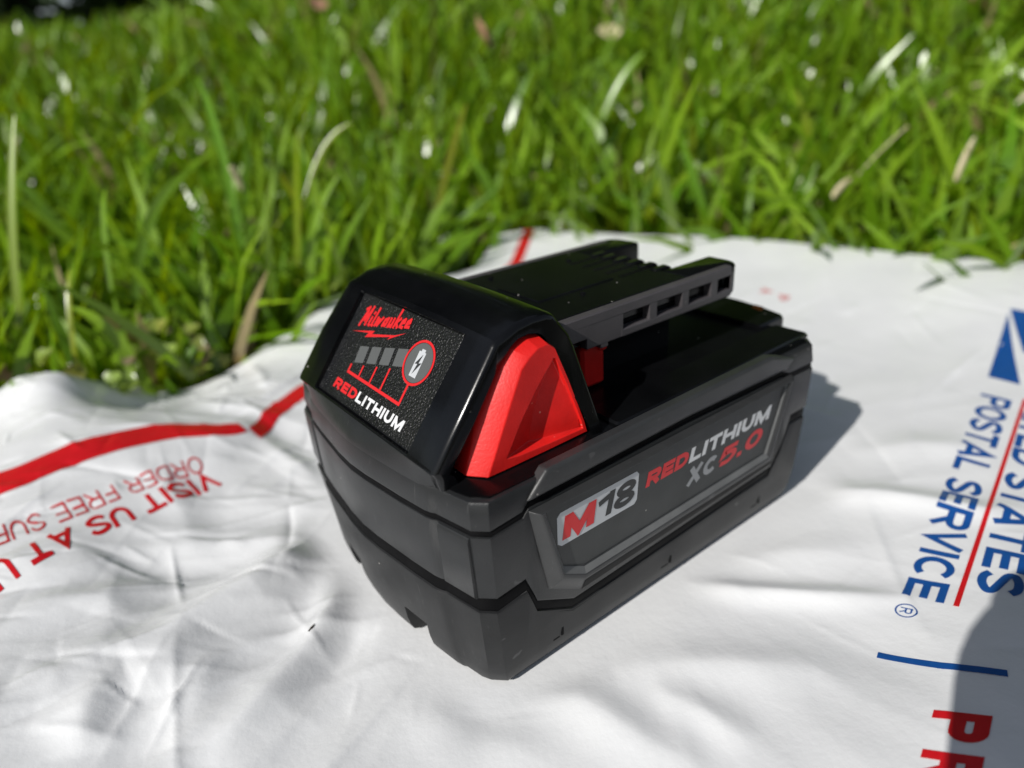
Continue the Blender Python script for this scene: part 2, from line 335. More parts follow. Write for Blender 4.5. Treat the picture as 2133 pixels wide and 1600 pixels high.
STRIPE_B = [(0.61, 157.24), (-5.75, 156.21), (-14.82, 159.31), (-26.76, 163.52), (-48.04, 163.77), (-62.56, 162.31), (-76.32, 161.45)]
STRIPE_B2 = [(-0.46, 164.25), (-4.31, 166.21), (-11.69, 170.88), (-23.46, 177.75), (-45.39, 178.62), (-60.64, 177.8), (-75.16, 177.68)]
VISIT = [[(-18.69, 139.02), (-17.44, 129.67)], [(-42.54, 132.89), (-41.23, 122.96)], [(-57.72, 128.37), (-57.17, 117.26)], [(-73.83, 122.14), (-71.63, 109.87)]]
ORDER = [[(-19.2, 148.27), (-20.26, 139.0)], [(-43.94, 145.02), (-43.07, 136.34)], [(-64.71, 142.85), (-63.54, 131.05)], [(-71.36, 141.88), (-70.39, 129.78)]]
POSTAL = [(220.81, -10.54), (94.04, -40.42), (219.97, -20.74), (96.74, -48.72)]
UNITED_end = [(105.51, -51.79), (107.39, -60.48)]
REDLINE = [(216.57, -25.02), (97.43, -51.05)]
REG = [(88.23, -41.78), (87.1, -44.67), (90.43, -45.58), (91.55, -42.69)]
BAR = [(72.51, -46.12), (75.76, -56.6), (79.87, -66.16)]
PRI = [(62.42, -60.66), (45.3, -64.68), (67.14, -68.81), (50.67, -72.37)]
EAGLE = [(304.52, 10.58), (237.14, -6.74), (235.88, -17.95), (237.43, -18.52), (309.37, 11.6), (309.63, 6.29), (267.25, -8.49)]
FAINT = [(260.91, 116.35), (271.05, 115.79), (267.62, 109.08), (276.82, 104.95)]
PX0, PY1 = -17.0, 6.0

# ---- mailer surface: a height field in millimetres over the battery's frame -------------------
def _hash(ix, iy, seed):
    h = (ix.astype(np.int64) * 374761393 + iy.astype(np.int64) * 668265263 + seed * 982451653) & 0xFFFFFFFF
    h = ((h ^ (h >> 13)) * 1274126177) & 0xFFFFFFFF
    return (h ^ (h >> 16)) & 0xFFFFFFFF
def perlin(x, y, seed=0):
    x = np.asarray(x, float); y = np.asarray(y, float)
    ix = np.floor(x); iy = np.floor(y); fx = x - ix; fy = y - iy
    def g(dx, dy):
        a = _hash(ix + dx, iy + dy, seed) / 4294967296.0 * 2 * np.pi
        return np.cos(a) * (fx - dx) + np.sin(a) * (fy - dy)
    u = fx**3 * (fx * (fx * 6 - 15) + 10); v = fy**3 * (fy * (fy * 6 - 15) + 10)
    return ((g(0, 0) * (1 - u) + g(1, 0) * u) * (1 - v) + (g(0, 1) * (1 - u) + g(1, 1) * u) * v) * 1.5
def sstep(a, b, x):
    t = np.clip((x - a) / (b - a), 0, 1); return t * t * (3 - 2 * t)
def _tps_phi(r2):
    return np.where(r2 > 1e-9, 0.5 * r2 * np.log(np.maximum(r2, 1e-9)), 0.0)
CTRL = np.array(CTRL_PTS, float)
def _tps_fit(c, lam=300.0):
    n = len(c); P = np.c_[np.ones(n), c[:, 0] / 100, c[:, 1] / 100]
    d2 = ((c[:, None, :2] - c[None, :, :2]) ** 2).sum(-1) / 1e4
    A = np.zeros((n + 3, n + 3)); A[:n, :n] = _tps_phi(d2) + np.eye(n) * lam * 1e-5
    A[:n, n:] = P; A[n:, :n] = P.T
    return np.linalg.solve(A, np.r_[c[:, 2], np.zeros(3)])
TPS_W = _tps_fit(CTRL)
def _seg_d(x, y, pts):
    """distance to a polyline and the fraction along it"""
    best = np.full(np.shape(x), 1e9); frac = np.zeros(np.shape(x))
    L = np.r_[0, np.cumsum([np.hypot(b[0] - a[0], b[1] - a[1]) for a, b in zip(pts[:-1], pts[1:])])]
    for i, (a, b) in enumerate(zip(pts[:-1], pts[1:])):
        dx, dy = b[0] - a[0], b[1] - a[1]; l2 = dx * dx + dy * dy
        t = np.clip(((x - a[0]) * dx + (y - a[1]) * dy) / l2, 0, 1)
        d = np.hypot(x - a[0] - t * dx, y - a[1] - t * dy)
        m = d < best; best = np.where(m, d, best); frac = np.where(m, (L[i] + t * np.sqrt(l2)) / L[-1], frac)
    return best, frac
def _creases():
    rg = np.random.default_rng(17); out = []
    for i in range(520):
        lefty = i < 300
        cx_, cy_ = (rg.uniform(-95, 25), rg.uniform(20, 285)) if lefty else (rg.uniform(-40, 330), rg.uniform(-110, 250))
        th_ = math.atan2(cy_ - 42, cx_ - 58) + rg.normal(0, .55) if rg.random() < .65 else rg.uniform(0, math.pi)
        ln_ = rg.uniform(8, 46) if lefty else rg.uniform(12, 70); s_ = rg.random() ** 1.8
        out.append((cx_, cy_, math.cos(th_), math.sin(th_), ln_, (.10 + .75 * s_) * (1 if lefty else .7) * (1 if rg.random() < .7 else -1), rg.uniform(.9, 3.8)))
    return out
CREASES = _creases()
def mailer_z(x, y):
    x = np.atleast_1d(np.asarray(x, float)); y = np.atleast_1d(np.asarray(y, float))
    z = TPS_W[-3] + TPS_W[-2] * x / 100 + TPS_W[-1] * y / 100
    for w, (cx, cy, _) in zip(TPS_W[:-3], CTRL):
        z = z + w * _tps_phi(((x - cx) ** 2 + (y - cy) ** 2) / 1e4)
    wx = x + 7 * perlin(x / 45, y / 45, 3); wy = y + 7 * perlin(x / 45, y / 45, 4)
    r = np.zeros(np.shape(x))
    for pts, h, s in FOLDS:
        d, f = _seg_d(wx * .35 + x * .65, wy * .35 + y * .65, pts)
        r = r + h * np.exp(-np.abs(d / s) ** 1.7) * np.clip(np.sin(np.pi * np.clip(f * .94 + .03, 0, 1)), 0, 1) ** .8
    left = sstep(40, -30, x - 0.25 * y + 20)            # the slack, crumpled half
    rr = np.hypot(wx - 58, wy - 42) + 1e-6; ct, st_ = (wx - 58) / rr, (wy - 42) / rr         # the pack's weight draws the film into radial folds
    rad = (1 - np.abs(perlin(ct * 3.2 + rr / 330 + 9, st_ * 3.2 - rr / 370, 61)) * 1.6) * 2.0 + (1 - np.abs(perlin(ct * 7 + rr / 150, st_ * 7 + rr / 190, 62)) * 1.6) * .7
    rad = rad * sstep(45, 105, rr) * (1 - .55 * sstep(150, 260, rr)) * (.55 + .5 * left)
    soft = perlin(wx / 62, wy / 38, 11) * .8 + perlin(wx / 30, wy / 22, 12) * .3 + rad
    r = r + soft * (.5 + .6 * left) + perlin(wx / 9, wy / 7, 31) * .05 * (.5 + left)
    for (ax_, ay_, dx_, dy_, ln_, h_, w_) in CREASES:                                  # straight, knife-sharp creases of the thin film
        px_, py_ = x - ax_, y - ay_; al = px_ * dx_ + py_ * dy_; ac = -px_ * dy_ + py_ * dx_ + .012 * al * al / ln_ * 8 * h_
        k_ = (np.abs(al) < ln_ * .5) & (np.abs(ac) < w_ * 5)
        if not np.any(k_): continue
        a2, c2 = al[k_], ac[k_]; t_ = 1 - (2 * a2 / ln_) ** 2
        v_ = h_ * np.exp(-np.where(c2 > 0, c2 / w_, -c2 / (w_ * .45))) * t_ * np.clip(1 - np.abs(c2) / (w_ * 5), 0, 1)
        r = np.array(r); r[k_] += v_
    # heat-sealed seam running just inside the left edge
    de, _ = _seg_d(x, y, [(-170, 286), (-120, 282)] + list(EDGE))
    r = r - .55 * np.exp(-((de - 9.0) / 1.1) ** 2) + .5 * sstep(10.5, 8.5, de) * 0 - .35 * np.exp(-((de - 12.6) / .8) ** 2)
    # pressed flat under the battery
    dx = np.maximum(np.maximum(-2 - x, x - 120), 0); dy = np.maximum(np.maximum(2 - y, y - 83), 0)
    m = sstep(0, 15, np.hypot(dx, dy))
    return (z + r) * (m * .98 + .02) - (1 - m) * .2
def mailer_n(x, y, e=.4):
    zx = (mailer_z(x + e, y) - mailer_z(x - e, y)) / (2 * e); zy = (mailer_z(x, y + e) - mailer_z(x, y - e)) / (2 * e)
    n = np.stack([-zx, -zy, np.ones_like(zx)], -1)
    return n / np.linalg.norm(n, axis=-1, keepdims=True)

# ================================================================== the battery (mm: x to its back, y across, z up)
M['orange'] = mat('orange glint colour', (.30, .07, .004), .5, .3)
W, LEN, CH = 85.3, 117.0, 2.6
BAT = empty('battery_pack', (0, 0, 0), 'black power tool battery with red latch button lying on the white mailer', 'battery')

def seam_low(x): return float(np.interp(x, [2.6, 10.8, 13.4, 24.2, 99.5, 106.5, 117], [25.9, 26.6, 19.4, 13.0, 15.4, 29.3, 29.3]))
def seam_up(x): return float(np.interp(x, [2.6, 10.6, 12.3, 60, 100, 103, 117], [43.7, 44.1, 45.8, 46.6, 45.6, 44.2, 43.8]))
FRONT = [(2.6, 0), (8, -1.0), (12.6, -1.9), (13.2, -2.35), (15, -2.9), (22.4, -3.95), (22.8, -4.0), (30.6, -4.85), (31.0, -4.9), (36, -5.45), (42.65, -5.8)]
FRONT += [(W - y, x) for y, x in FRONT[-2::-1]]
REAR = [(2.6, 0), (10, 1.2), (22, 3.0), (42.65, 4.5), (W - 22, 3.0), (W - 10, 1.2), (W - 2.6, 0)]
SIDEX = [10.8, 11.6, 12.4, 13.4, 18.8, 24.2, 36, 48, 60, 72, 84, 99.5, 103, 106.5, 110]
def perimeter():
    P = []                                                     # x, y, inward x, inward y, kind
    P.append((CH, 0, 1, 1, 's'))
    for x in SIDEX: P.append((x, 0, 0, 1, 's'))
    P.append((LEN - CH, 0, -1, 1, 's'))
    for i, (y, dx) in enumerate(REAR):
        P.append((LEN + dx, y, -1, 1 if i == 0 else (-1 if i == len(REAR) - 1 else 0), 'r'))
    P.append((LEN - CH, W, -1, -1, 's'))
    for x in SIDEX[::-1]: P.append((x, W, 0, -1, 's'))
    P.append((CH, W, 1, -1, 's'))
    for i, (y, dx) in enumerate(FRONT[::-1]):
        P.append((dx, y, 1, -1 if i == 0 else (1 if i == len(FRONT) - 1 else 0), 'f'))
    return P
PER = perimeter()
def inset_at(z): return float(np.interp(z, [0, .8, 2.2, 5, 24.2, 26.6, 43.7, 50.5], [4.3, 3.2, 2.6, 2.0, .0, .55, .05, .8]))
def zl(p): return seam_low(p[0]) if p[4] == 's' else (25.9 if p[4] == 'f' else 29.3)
def zu(p): return seam_up(p[0]) if p[4] == 's' else (43.7 if p[4] == 'f' else 43.8)
def notch(p, z):
    """two pockets at the foot of the front face"""
    if p[4] == 'f' and z < 8.6:
        for a, b in ((22.7, 30.7), (W - 30.7, W - 22.7)):
            if a < p[1] < b: return 3.2
    return 0.0
def loop(zf, extra=0.0):
    out = []
    for p in PER:
        z = zf(p); d = inset_at(z) + extra + notch(p, z)
        out.append((p[0] + p[2] * d, p[1] + p[3] * d, z))
    return out
GL, GU = 1.35, .70          # half widths of the two seam grooves
tray = MB().loft([loop(lambda p: 0.0, .4), loop(lambda p: .7), loop(lambda p: 2.2), loop(lambda p: 5.0), loop(lambda p: 8.4), loop(lambda p: 8.9), loop(lambda p: 11.0),
                  loop(lambda p: zl(p) - GL - .8), loop(lambda p: zl(p) - GL - .25, .12), loop(lambda p: zl(p) - GL, .5), loop(lambda p: zl(p) - GL, 2.6)], cap1=True)
TRAY = tray.build('tray', M['tray'], BAT, smooth=28)
hous = MB().loft([loop(lambda p: zl(p) + GL, 2.6), loop(lambda p: zl(p) + GL, .55), loop(lambda p: zl(p) + GL + .3, .12), loop(lambda p: zl(p) + GL + .8), loop(lambda p: .5 * (zl(p) + zu(p))),
                  loop(lambda p: zu(p) - GU - .5), loop(lambda p: zu(p) - GU - .12, .10), loop(lambda p: zu(p) - GU, .40), loop(lambda p: zu(p) - GU, 2.6)])
HOUS = hous.build('housing', M['housing'], BAT, smooth=28)
band = MB().loft([loop(lambda p: zu(p) + GU, 2.6), loop(lambda p: zu(p) + GU, .40), loop(lambda p: zu(p) + GU + .12, .10), loop(lambda p: zu(p) + GU + .5), loop(lambda p: 49.8, -.05),
                  loop(lambda p: 50.3, .15), loop(lambda p: 50.5, .6), loop(lambda p: 50.5, 3)])
BAND = band.build('upper_band', M['housing'], BAT, smooth=28)
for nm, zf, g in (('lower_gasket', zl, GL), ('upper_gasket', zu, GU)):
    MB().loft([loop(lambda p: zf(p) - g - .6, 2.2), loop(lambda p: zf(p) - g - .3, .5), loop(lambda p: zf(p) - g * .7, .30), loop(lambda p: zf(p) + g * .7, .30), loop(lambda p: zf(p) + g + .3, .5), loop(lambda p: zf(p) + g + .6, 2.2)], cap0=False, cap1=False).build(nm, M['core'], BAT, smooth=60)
MB().loft([loop(lambda p: 2.0, 2.6), loop(lambda p: 25.0, 2.6), loop(lambda p: 50.0, 2.6)]).build('inner_case', M['core'], BAT)

# corner columns on the front: slightly proud flat facets
for sgn in (1, -1):
    def yy(y): return y if sgn > 0 else W - y
    c = MB()
    lo = [(-.35, yy(3.2)), (-1.95, yy(11.6)), (-1.2, yy(12.3)), (1.5, yy(12.0)), (2.0, yy(3.4))]
    c.loft([[(x + .45, y, 27.6) for x, y in lo], [(x - .02, y, 28.3) for x, y in lo], [(x - .28, y, 42.0) for x, y in lo], [(x + .2, y, 42.8) for x, y in lo]])
    c.build('corner_column', M['housing'], BAT)

# deck -------------------------------------------------------------
dk = MB().loft([loop(lambda p: 50.0, 1.2), loop(lambda p: 50.75, 1.0), loop(lambda p: 50.9, 1.5)])
for a, b in ((3.6, 14.0), (W - 14.0, W - 3.6)):
    dk.box((41, a, 50.2), (116.5, b, 51.9), .5)
DECK = dk.build('deck', M['deck'], BAT)
rl = MB()
Yr = [15.5, 17, 24, 33, 42.65, W - 33, W - 24, W - 17, W - 15.5]; Xr = [123.0, 124.6, 126.4, 127.7, 128.2, 127.7, 126.4, 124.6, 123.0]
ring = lambda z, d: [(112, 15.5 + d, z), *[(x - d, min(max(y, 15.5 + d), W - 15.5 - d), z) for x, y in zip(Xr, Yr)], (112, W - 15.5 - d, z)]
rl.loft([ring(44.5, .6), ring(45.2, 0), ring(51.6, 0), ring(52.2, .6)])
rl.build('rear_lip', M['deck'], BAT)

# side frames with the recessed name plate ---------------------------
P_OUT = [(16.4, 22.6), (25.3, 17.2), (97.6, 18.6), (104.0, 44.3), (12.2, 44.6)]
P_MID = [(18.3, 25.4), (24.8, 21.6), (94.6, 22.4), (101.3, 44.15), (13.5, 44.35)]
P_RIM = [(18.9, 26.4), (25.1, 22.9), (93.5, 23.7), (100.3, 44.0), (14.3, 44.2)]
P_IN = [(19.6, 28.0), (25.6, 24.7), (92.2, 25.3), (99.2, 43.6), (15.4, 43.8)]
PAD0 = [(12.0, 46.9), (60, 47.6), (100.6, 46.7), (104.3, 49.2), (93.0, 52.9), (17.2, 52.2)]
def side(yf, mirror):
    def lp(P, y):
        l = [(x, yf(y), z) for x, z in P]; return l[::-1] if mirror else l
    fr = MB(); fr.loft([lp(P_OUT, 1.5), lp(P_OUT, .12), lp([(a * .7 + c * .3, b * .7 + d * .3) for (a, b), (c, d) in zip(P_OUT, P_MID)], -.75), lp(P_MID, -2.1), lp([(a * .5 + c * .5, b * .5 + d * .5) for (a, b), (c, d) in zip(P_RIM, P_MID)], -2.25), lp(P_RIM, -2.15), lp(P_IN, -1.0)], cap1=False)
    fo = soften(fr.build('side_frame', M['frame'], BAT, smooth=20), .25)
    tr = MB()  # shade put in as a near-black skin on bevels facing down and back
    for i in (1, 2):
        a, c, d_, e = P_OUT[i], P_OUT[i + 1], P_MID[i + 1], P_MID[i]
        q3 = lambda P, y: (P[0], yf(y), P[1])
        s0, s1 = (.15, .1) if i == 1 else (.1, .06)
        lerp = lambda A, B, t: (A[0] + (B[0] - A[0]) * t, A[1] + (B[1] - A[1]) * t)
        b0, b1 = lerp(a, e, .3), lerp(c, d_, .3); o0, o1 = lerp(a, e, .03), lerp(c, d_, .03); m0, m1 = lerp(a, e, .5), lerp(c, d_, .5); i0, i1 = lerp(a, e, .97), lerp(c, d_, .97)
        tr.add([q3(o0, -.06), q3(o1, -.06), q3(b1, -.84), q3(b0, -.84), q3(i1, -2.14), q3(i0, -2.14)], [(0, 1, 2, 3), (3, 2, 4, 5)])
    tr.build('bevel_shade', M['core'], BAT, smooth=20)
    rs = MB()  # paler grey laid along the frame's inner bevel
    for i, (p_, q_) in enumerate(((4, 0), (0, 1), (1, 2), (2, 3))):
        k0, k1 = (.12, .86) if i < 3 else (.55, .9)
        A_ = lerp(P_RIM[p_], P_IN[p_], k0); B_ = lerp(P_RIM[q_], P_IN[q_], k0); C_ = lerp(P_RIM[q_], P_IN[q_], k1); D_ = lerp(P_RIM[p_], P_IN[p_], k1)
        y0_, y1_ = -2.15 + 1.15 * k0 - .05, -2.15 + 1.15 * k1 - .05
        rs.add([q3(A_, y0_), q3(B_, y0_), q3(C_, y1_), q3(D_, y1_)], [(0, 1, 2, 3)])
    rs.build('bevel_strip', M['strip'], BAT, smooth=20)
    pp = MB(); pp.loft([lp(inset_poly(P_IN, -.3), -.4), lp(inset_poly(P_IN, -.02), -.98), lp(inset_poly(P_IN, .35), -1.12)])
    po = pp.build('name_plate', M['plate'], BAT, smooth=20)
    pd = MB(); pd.loft([lp(PAD0, 2.5), lp(PAD0, .05), lp(inset_poly(PAD0, .5), -.38), lp(inset_poly(PAD0, 1.3), -.5)])
    ins = inset_poly(PAD0, 1.3)
    soften(pd.build('shoulder_pad', M['frame'], BAT, smooth=20), .3)
    return fo, po
F1, PLATE = side(lambda y: y, False)
side(lambda y: W - y, True)
# small moulded slots along the foot of the side
for x, wd in ((20.7, 2.4), (58.0, 3.0), (96.5, 3.0)):
    s_ = MB(); s_.box((x, 1.72, 5.2), (x + .8, 3.2, 8.8), .1); s_.box((x - wd, 1.95, 4.9), (x - .3, 3.4, 5.9), .1)
    s_.build('drain_slot', M['core'], BAT)

# prints on the name plate (sub-parts) -------------------------------
YP = -1.17
def on_side(v2, x0, z0, h): return [(x0 + u * h, YP - k * .03, z0 + v * h) for u, v, k in v2]
def side_text(s, x0, z0, h, m, width=None, lift=0.0, **k):
    v, f, wd = text_tris(s, **k)
    if width: v[:, 0] *= width / (wd * h)
    return put('printed_text', [(a, b - lift, c) for a, b, c in on_side(v, x0, z0, h)], f, m, PLATE, smooth=0)
bx = [(x - 1.25, z + .15) for x, z in [(20.6, 33.0), (42.4, 33.0), (43.3, 33.9), (43.9, 40.4), (43.2, 41.3), (20.5, 41.3), (19.6, 40.4), (19.5, 33.9)]]
put('badge', [(x, YP, z) for x, z in bx], [tuple(range(len(bx)))], M['badge'], PLATE, smooth=0)
side_text('M', 19.5, 34.4, 5.7, M['print_red'], width=9.0, lift=.05, bold=.32, shear=.14)
side_text('18', 28.9, 34.4, 5.7, M['print_dark'], width=11.8, lift=.05, bold=.235, shear=.22, space=.06)
side_text('RED', 44.8, 35.7, 3.8, M['print_red'], width=14.6, bold=.29, shear=.22, space=.09)
side_text('LITHIUM', 59.9, 35.7, 3.8, M['print_white'], width=32.6, bold=.27, shear=.22, space=.10)
side_text('XC', 59.2, 29.3, 4.6, M['print_grey'], width=11.6, bold=.28, shear=.25, space=.09)
side_text('5.0', 71.4, 29.3, 4.9, M['print_red'], width=18.0, bold=.235, shear=.25, space=.12)

# tower ----------------------------------------------------------------
A0 = Vector((-1.70, 55.43)); U0 = Vector((16.10, 20.69)).normalized(); NRM = Vector((-U0.y, U0.x))   # x,z of the sloping face; NRM looks outwards
def sl(v, off=0.0): q = A0 + U0 * v + NRM * off; return (q.x, q.y)
def tower_profile(rec):
    r = -1.1 * rec
    P = [(-.7, 49.6), (-1.5, 53.0), sl(-1.1, .12), sl(-.55, .2), sl(-.25, .3 + r), sl(13, .35 + r), sl(26.1, .35 + r), sl(26.5, .35), sl(27.8, .35)]
    P += [(17.6, 78.3), (20.5, 79.4), (24.5, 79.9), (28.2, 79.8), (30.2, 79.1), (31.4, 77.4), (32.2, 74.6), (33.2, 71.5), (36.4, 49.6)]
    return P
prof0 = tower_profile(0)
def ccw(P): return P[::-1]
def shrink(P, d): return [q for q in inset_poly(P[::-1], d)][::-1]
HALF = W / 2
def st(y, rec=0, d=0.0):
    P = tower_profile(rec); P = shrink(P, d) if d else P
    t = abs(y - HALF) / 32.0
    return [(x, y, z - (.9 * t * t if z > 70 else 0)) for x, z in P]
tw = MB()
ys = [(16.2, 0), (18.4, 0), (19.9, 0), (20.2, 1), (31, 1), (42.65, 1), (54.2, 1), (65.1, 1), (65.4, 0), (67, 0), (69.1, 0)]
tw.loft([st(y, r) for y, r in ys])
# side openings: a frame round each latch button, with the raked rear rib
PO = prof0
PI = [(3.2, 49.6), (2.0, 53.0), sl(0.2, -3.2), sl(.8, -3.2), sl(1.2, -3.2), sl(12, -3.2), sl(22.0, -3.0), sl(22.3, -3.0), sl(22.6, -3.0),
      (18.6, 75.6), (20.5, 76.6), (23.2, 76.9), (25.6, 76.4), (26.8, 75.6), (27.6, 74.4), (28.4, 72.4), (29.2, 69.5), (35.2, 49.6)]
def rim(side_):
    out = MB(); f_ = (lambda y: y) if side_ < 0 else (lambda y: W - y)
    def yv(i, e):      # outer depth of the frame at profile vertex i
        x, z = PO[i]
        base = 9.6 + max(0, (z - 66)) * .09
        if i >= 15: base = float(np.interp(z, [49.6, 62, 71.5, 79], [4.6, 7.6, 9.4, 11]))
        return base + e
    def lp(P, e, d=0.0, sh=None):
        Q = shrink(P, d) if d else P
        return [(x, f_(yv(i, e) if sh is None else sh), z - (.9 * ((HALF - (yv(i, e) if sh is None else sh)) / 32.0) ** 2 if PO[i][1] > 70 else 0)) for i, (x, z) in enumerate(Q)]
    PR = [(x + (2.2 if i >= 15 else 0) * (1 if z < 60 else .6), z) for i, (x, z) in enumerate(PO)]
    loops = [lp(PO, 0, 0, 16.2), lp(PR, 1.6), lp(PR, .7, .18), lp(PR, .2, .6), lp(PR, 0, 1.2), lp(PI, .1), lp(PI, .9, -.5), lp(PI, 0, -.6, 16.2)]
    out.loft(loops, cap0=False, cap1=False)
    return out
for s_ in (-1, 1):
    r = rim(s_); tw.v_off = 0; tw.add(r.v, r.f)
TOWER = tw.build('tower', M['gloss'], BAT, smooth=32)

# apron: the front wall sweeping up from the upper seam to the foot of the label
ap = MB(); yA = np.linspace(10.4, W - 10.4, 33); fx_ = lambda y: float(np.interp(y, [q[0] for q in FRONT], [q[1] for q in FRONT]))
def arow(t, back=0.0):
    out = []
    for y in yA:
        e = min(1.0, (min(y, W - y) - 10.4) / 5.0)
        x0 = fx_(y) + .72 ; x1 = A0.x - U0.x * .75 - .12
        k = t ** 1.6; out.append((x0 * (1 - k) + (x1 + .5 * (1 - e)) * k + back + (1 - e) * .5, y, 49.7 + (54.75 - 49.7) * t - (1 - e) * .8 * t))
    return out
rows = [arow(0, 1.2), arow(0), arow(.12), arow(.3), arow(.5), arow(.7), arow(.85), arow(.96), arow(1.0, .12), arow(1.0, .6)]; nA = len(yA)
ap.add([p for r_ in rows for p in r_], [(k * nA + i, k * nA + i + 1, (k + 1) * nA + i + 1, (k + 1) * nA + i) for k in range(len(rows) - 1) for i in range(nA - 1)])
ap.build('front_apron', M['housing'], BAT, smooth=60)

# grained label on the sloping face, its print as sub-parts
def on_label(u, v, off=0.0):
    x, z = sl(v, -.62 + off); return (x, HALF - u, z)
lc = [(-22.3, -.1), (22.3, -.1), (22.4, .2), (21.7, 25.7), (21.4, 26), (-21.4, 26), (-21.7, 25.7), (-22.4, .2)]
lb = MB(); lb.loft([[on_label(u * 1.0, v, -.5) for u, v in lc], [on_label(u, v, 0) for u, v in lc], [on_label(u * .99, v * .985 + .2, .12) for u, v in lc]])
LABEL = lb.build('label_panel', M['label'], BAT, smooth=20)
OFFL = .18
def lab_put(name, v2, f, m, lift=0.0, seq=0.0):
    return put(name, [on_label(u, v, OFFL + lift + (k // 4) * seq) for k, (u, v) in enumerate(v2)], f, m, LABEL, smooth=0)
def lab_text(s, x0, v0, h, width, m, **k):
    v, f, wd = text_tris(s, **k); v[:, 0] *= width / wd; v[:, 1] *= h
    put('printed_text', [on_label(u + x0, q + v0, OFFL + .02 * l_) for u, q, l_ in v], f, m, LABEL, smooth=0)
lab_text('RED', -16.2, 2.15, 2.55, 11.3, M['print_red'], bold=.27, shear=.08)
lab_text('LITHIUM', -4.5, 2.15, 2.55, 20.8, M['print_white'], bold=.25, shear=.08)
# charge bars
for k in range(4):
    u0 = -12.0 + 5.05 * k; v0 = 9.7 + 1.22 * k * 1.0
    q = [(u0, v0), (u0 + 3.7, v0 + .9), (u0 + 3.1, v0 + 5.0), (u0 - .6, v0 + 4.1)]
    lab_put('charge_bar', q, [(0, 1, 2, 3)], M['led'])
# ring round the push button
ang = np.linspace(0, 2 * np.pi, 41)[:-1]; V = []; F = []
for a in ang:
    for rr in (4.75, 5.35): V.append((11.75 + rr * math.cos(a), 16.7 + rr * .97 * math.sin(a)))
for i in range(40): j = (i + 1) % 40; F.append((2 * i, 2 * i + 1, 2 * j + 1, 2 * j))
lab_put('indicator_ring', V, F, M['print_red'], .06)
lab_put('push_button', [(11.75 + 4.6 * math.cos(a), 16.7 + 4.5 * math.sin(a)) for a in ang], [tuple(range(40))], M['led'], .03)
lab_put('battery_symbol', [(10.4, 13.4), (13.0, 13.4), (12.9, 19.2), (12.4, 19.2), (12.4, 19.8), (11.0, 19.8), (11.0, 19.2), (10.3, 19.2)], [tuple(range(8))], M['badge'], .05)
lab_put('bolt_symbol', [(12.2, 18.8), (10.6, 16.2), (11.6, 16.4), (11.2, 13.9), (12.9, 16.9), (11.9, 16.6)], [tuple(range(6))], M['print_dark'], .08)
v, f = stroke([(-12.75, 8.9), (-12.75, 7.15), (11.75, 6.95), (11.75, 11.7)], .72); lab_put('charge_scale', v, f, M['print_red'], 0, .012)
for u, t in ((-7.4, 10.0), (-2.1, 11.3), (3.0, 12.5)):
    v, f = stroke([(u, 7.3), (u, t)], .62); lab_put('scale_tick', v, f, M['print_red'], .05)
# the maker's script, slanting upwards, with its lightning stroke
def script():
    S = []
    def g(x, segs):
        for s in segs: S.append([(x + a + b * .34, b) for a, b in s])
    g(0, [[(0, 0), (.5, 4.2)], [(.5, 4.2), (1.1, 1.2), (2.0, 4.6)], [(2.0, 4.6), (2.1, .2)], [(-.4, 4.0), (.6, 4.5)]])
    g(3.4, [[(0, 2.1), (0, .3), (.5, .1)], [(.1, 3.0), (.2, 3.3)]])
    g(4.6, [[(0, 4.3), (0, .3), (.5, .1)]])
    g(5.8, [[(0, 2.1), (.1, .2), (.9, 1.7), (1.0, .2), (1.9, 2.1)]])
    g(8.6, [[(1.1, 2.0), (.2, 1.7), (.1, .3), (1.1, .6)], [(1.2, 2.1), (1.2, .2)]])
    g(10.8, [[(0, 2.1), (.1, .2), (1.1, .5)], [(1.1, 2.1), (1.2, .1)]])
    g(13.0, [[(0, 4.2), (0, .1)], [(0, 1.0), (1.1, 2.2)], [(.3, 1.2), (1.3, .1)]])
    g(15.0, [[(.1, 1.1), (1.0, 1.4), (.8, 2.1), (.1, 1.6), (.1, .4), (1.1, .2)]])
    g(16.9, [[(.1, 1.1), (1.0, 1.4), (.8, 2.1), (.1, 1.6), (.1, .4), (1.4, .4)]])
    V = []; F = []
    for s in S:
        v, f = stroke(s, .74); n = len(V); V += list(v); F += [tuple(i + n for i in t) for t in f]
    return np.array(V), F
V, F = script(); ca, sa = math.cos(.20), math.sin(.20)
V = np.array([(x * 1.12 * ca - y * .2, x * 1.12 * sa + y * 1.02) for x, y in V]) + np.array([-17.4, 18.2])
lab_put('printed_script', V, F, M['print_red'], 0, .004)
bl = [(-19.2, 16.2), (-9.6, 18.6), (-10.2, 17.6), (-1.2, 19.7), (2.8, 21.3), (-1.6, 19.0), (-3.4, 18.0), (-2.6, 18.9), (-12.6, 16.2), (-11.8, 17.5)]
lab_put('lightning_stroke', bl, [tuple(range(len(bl)))], M['print_red'])

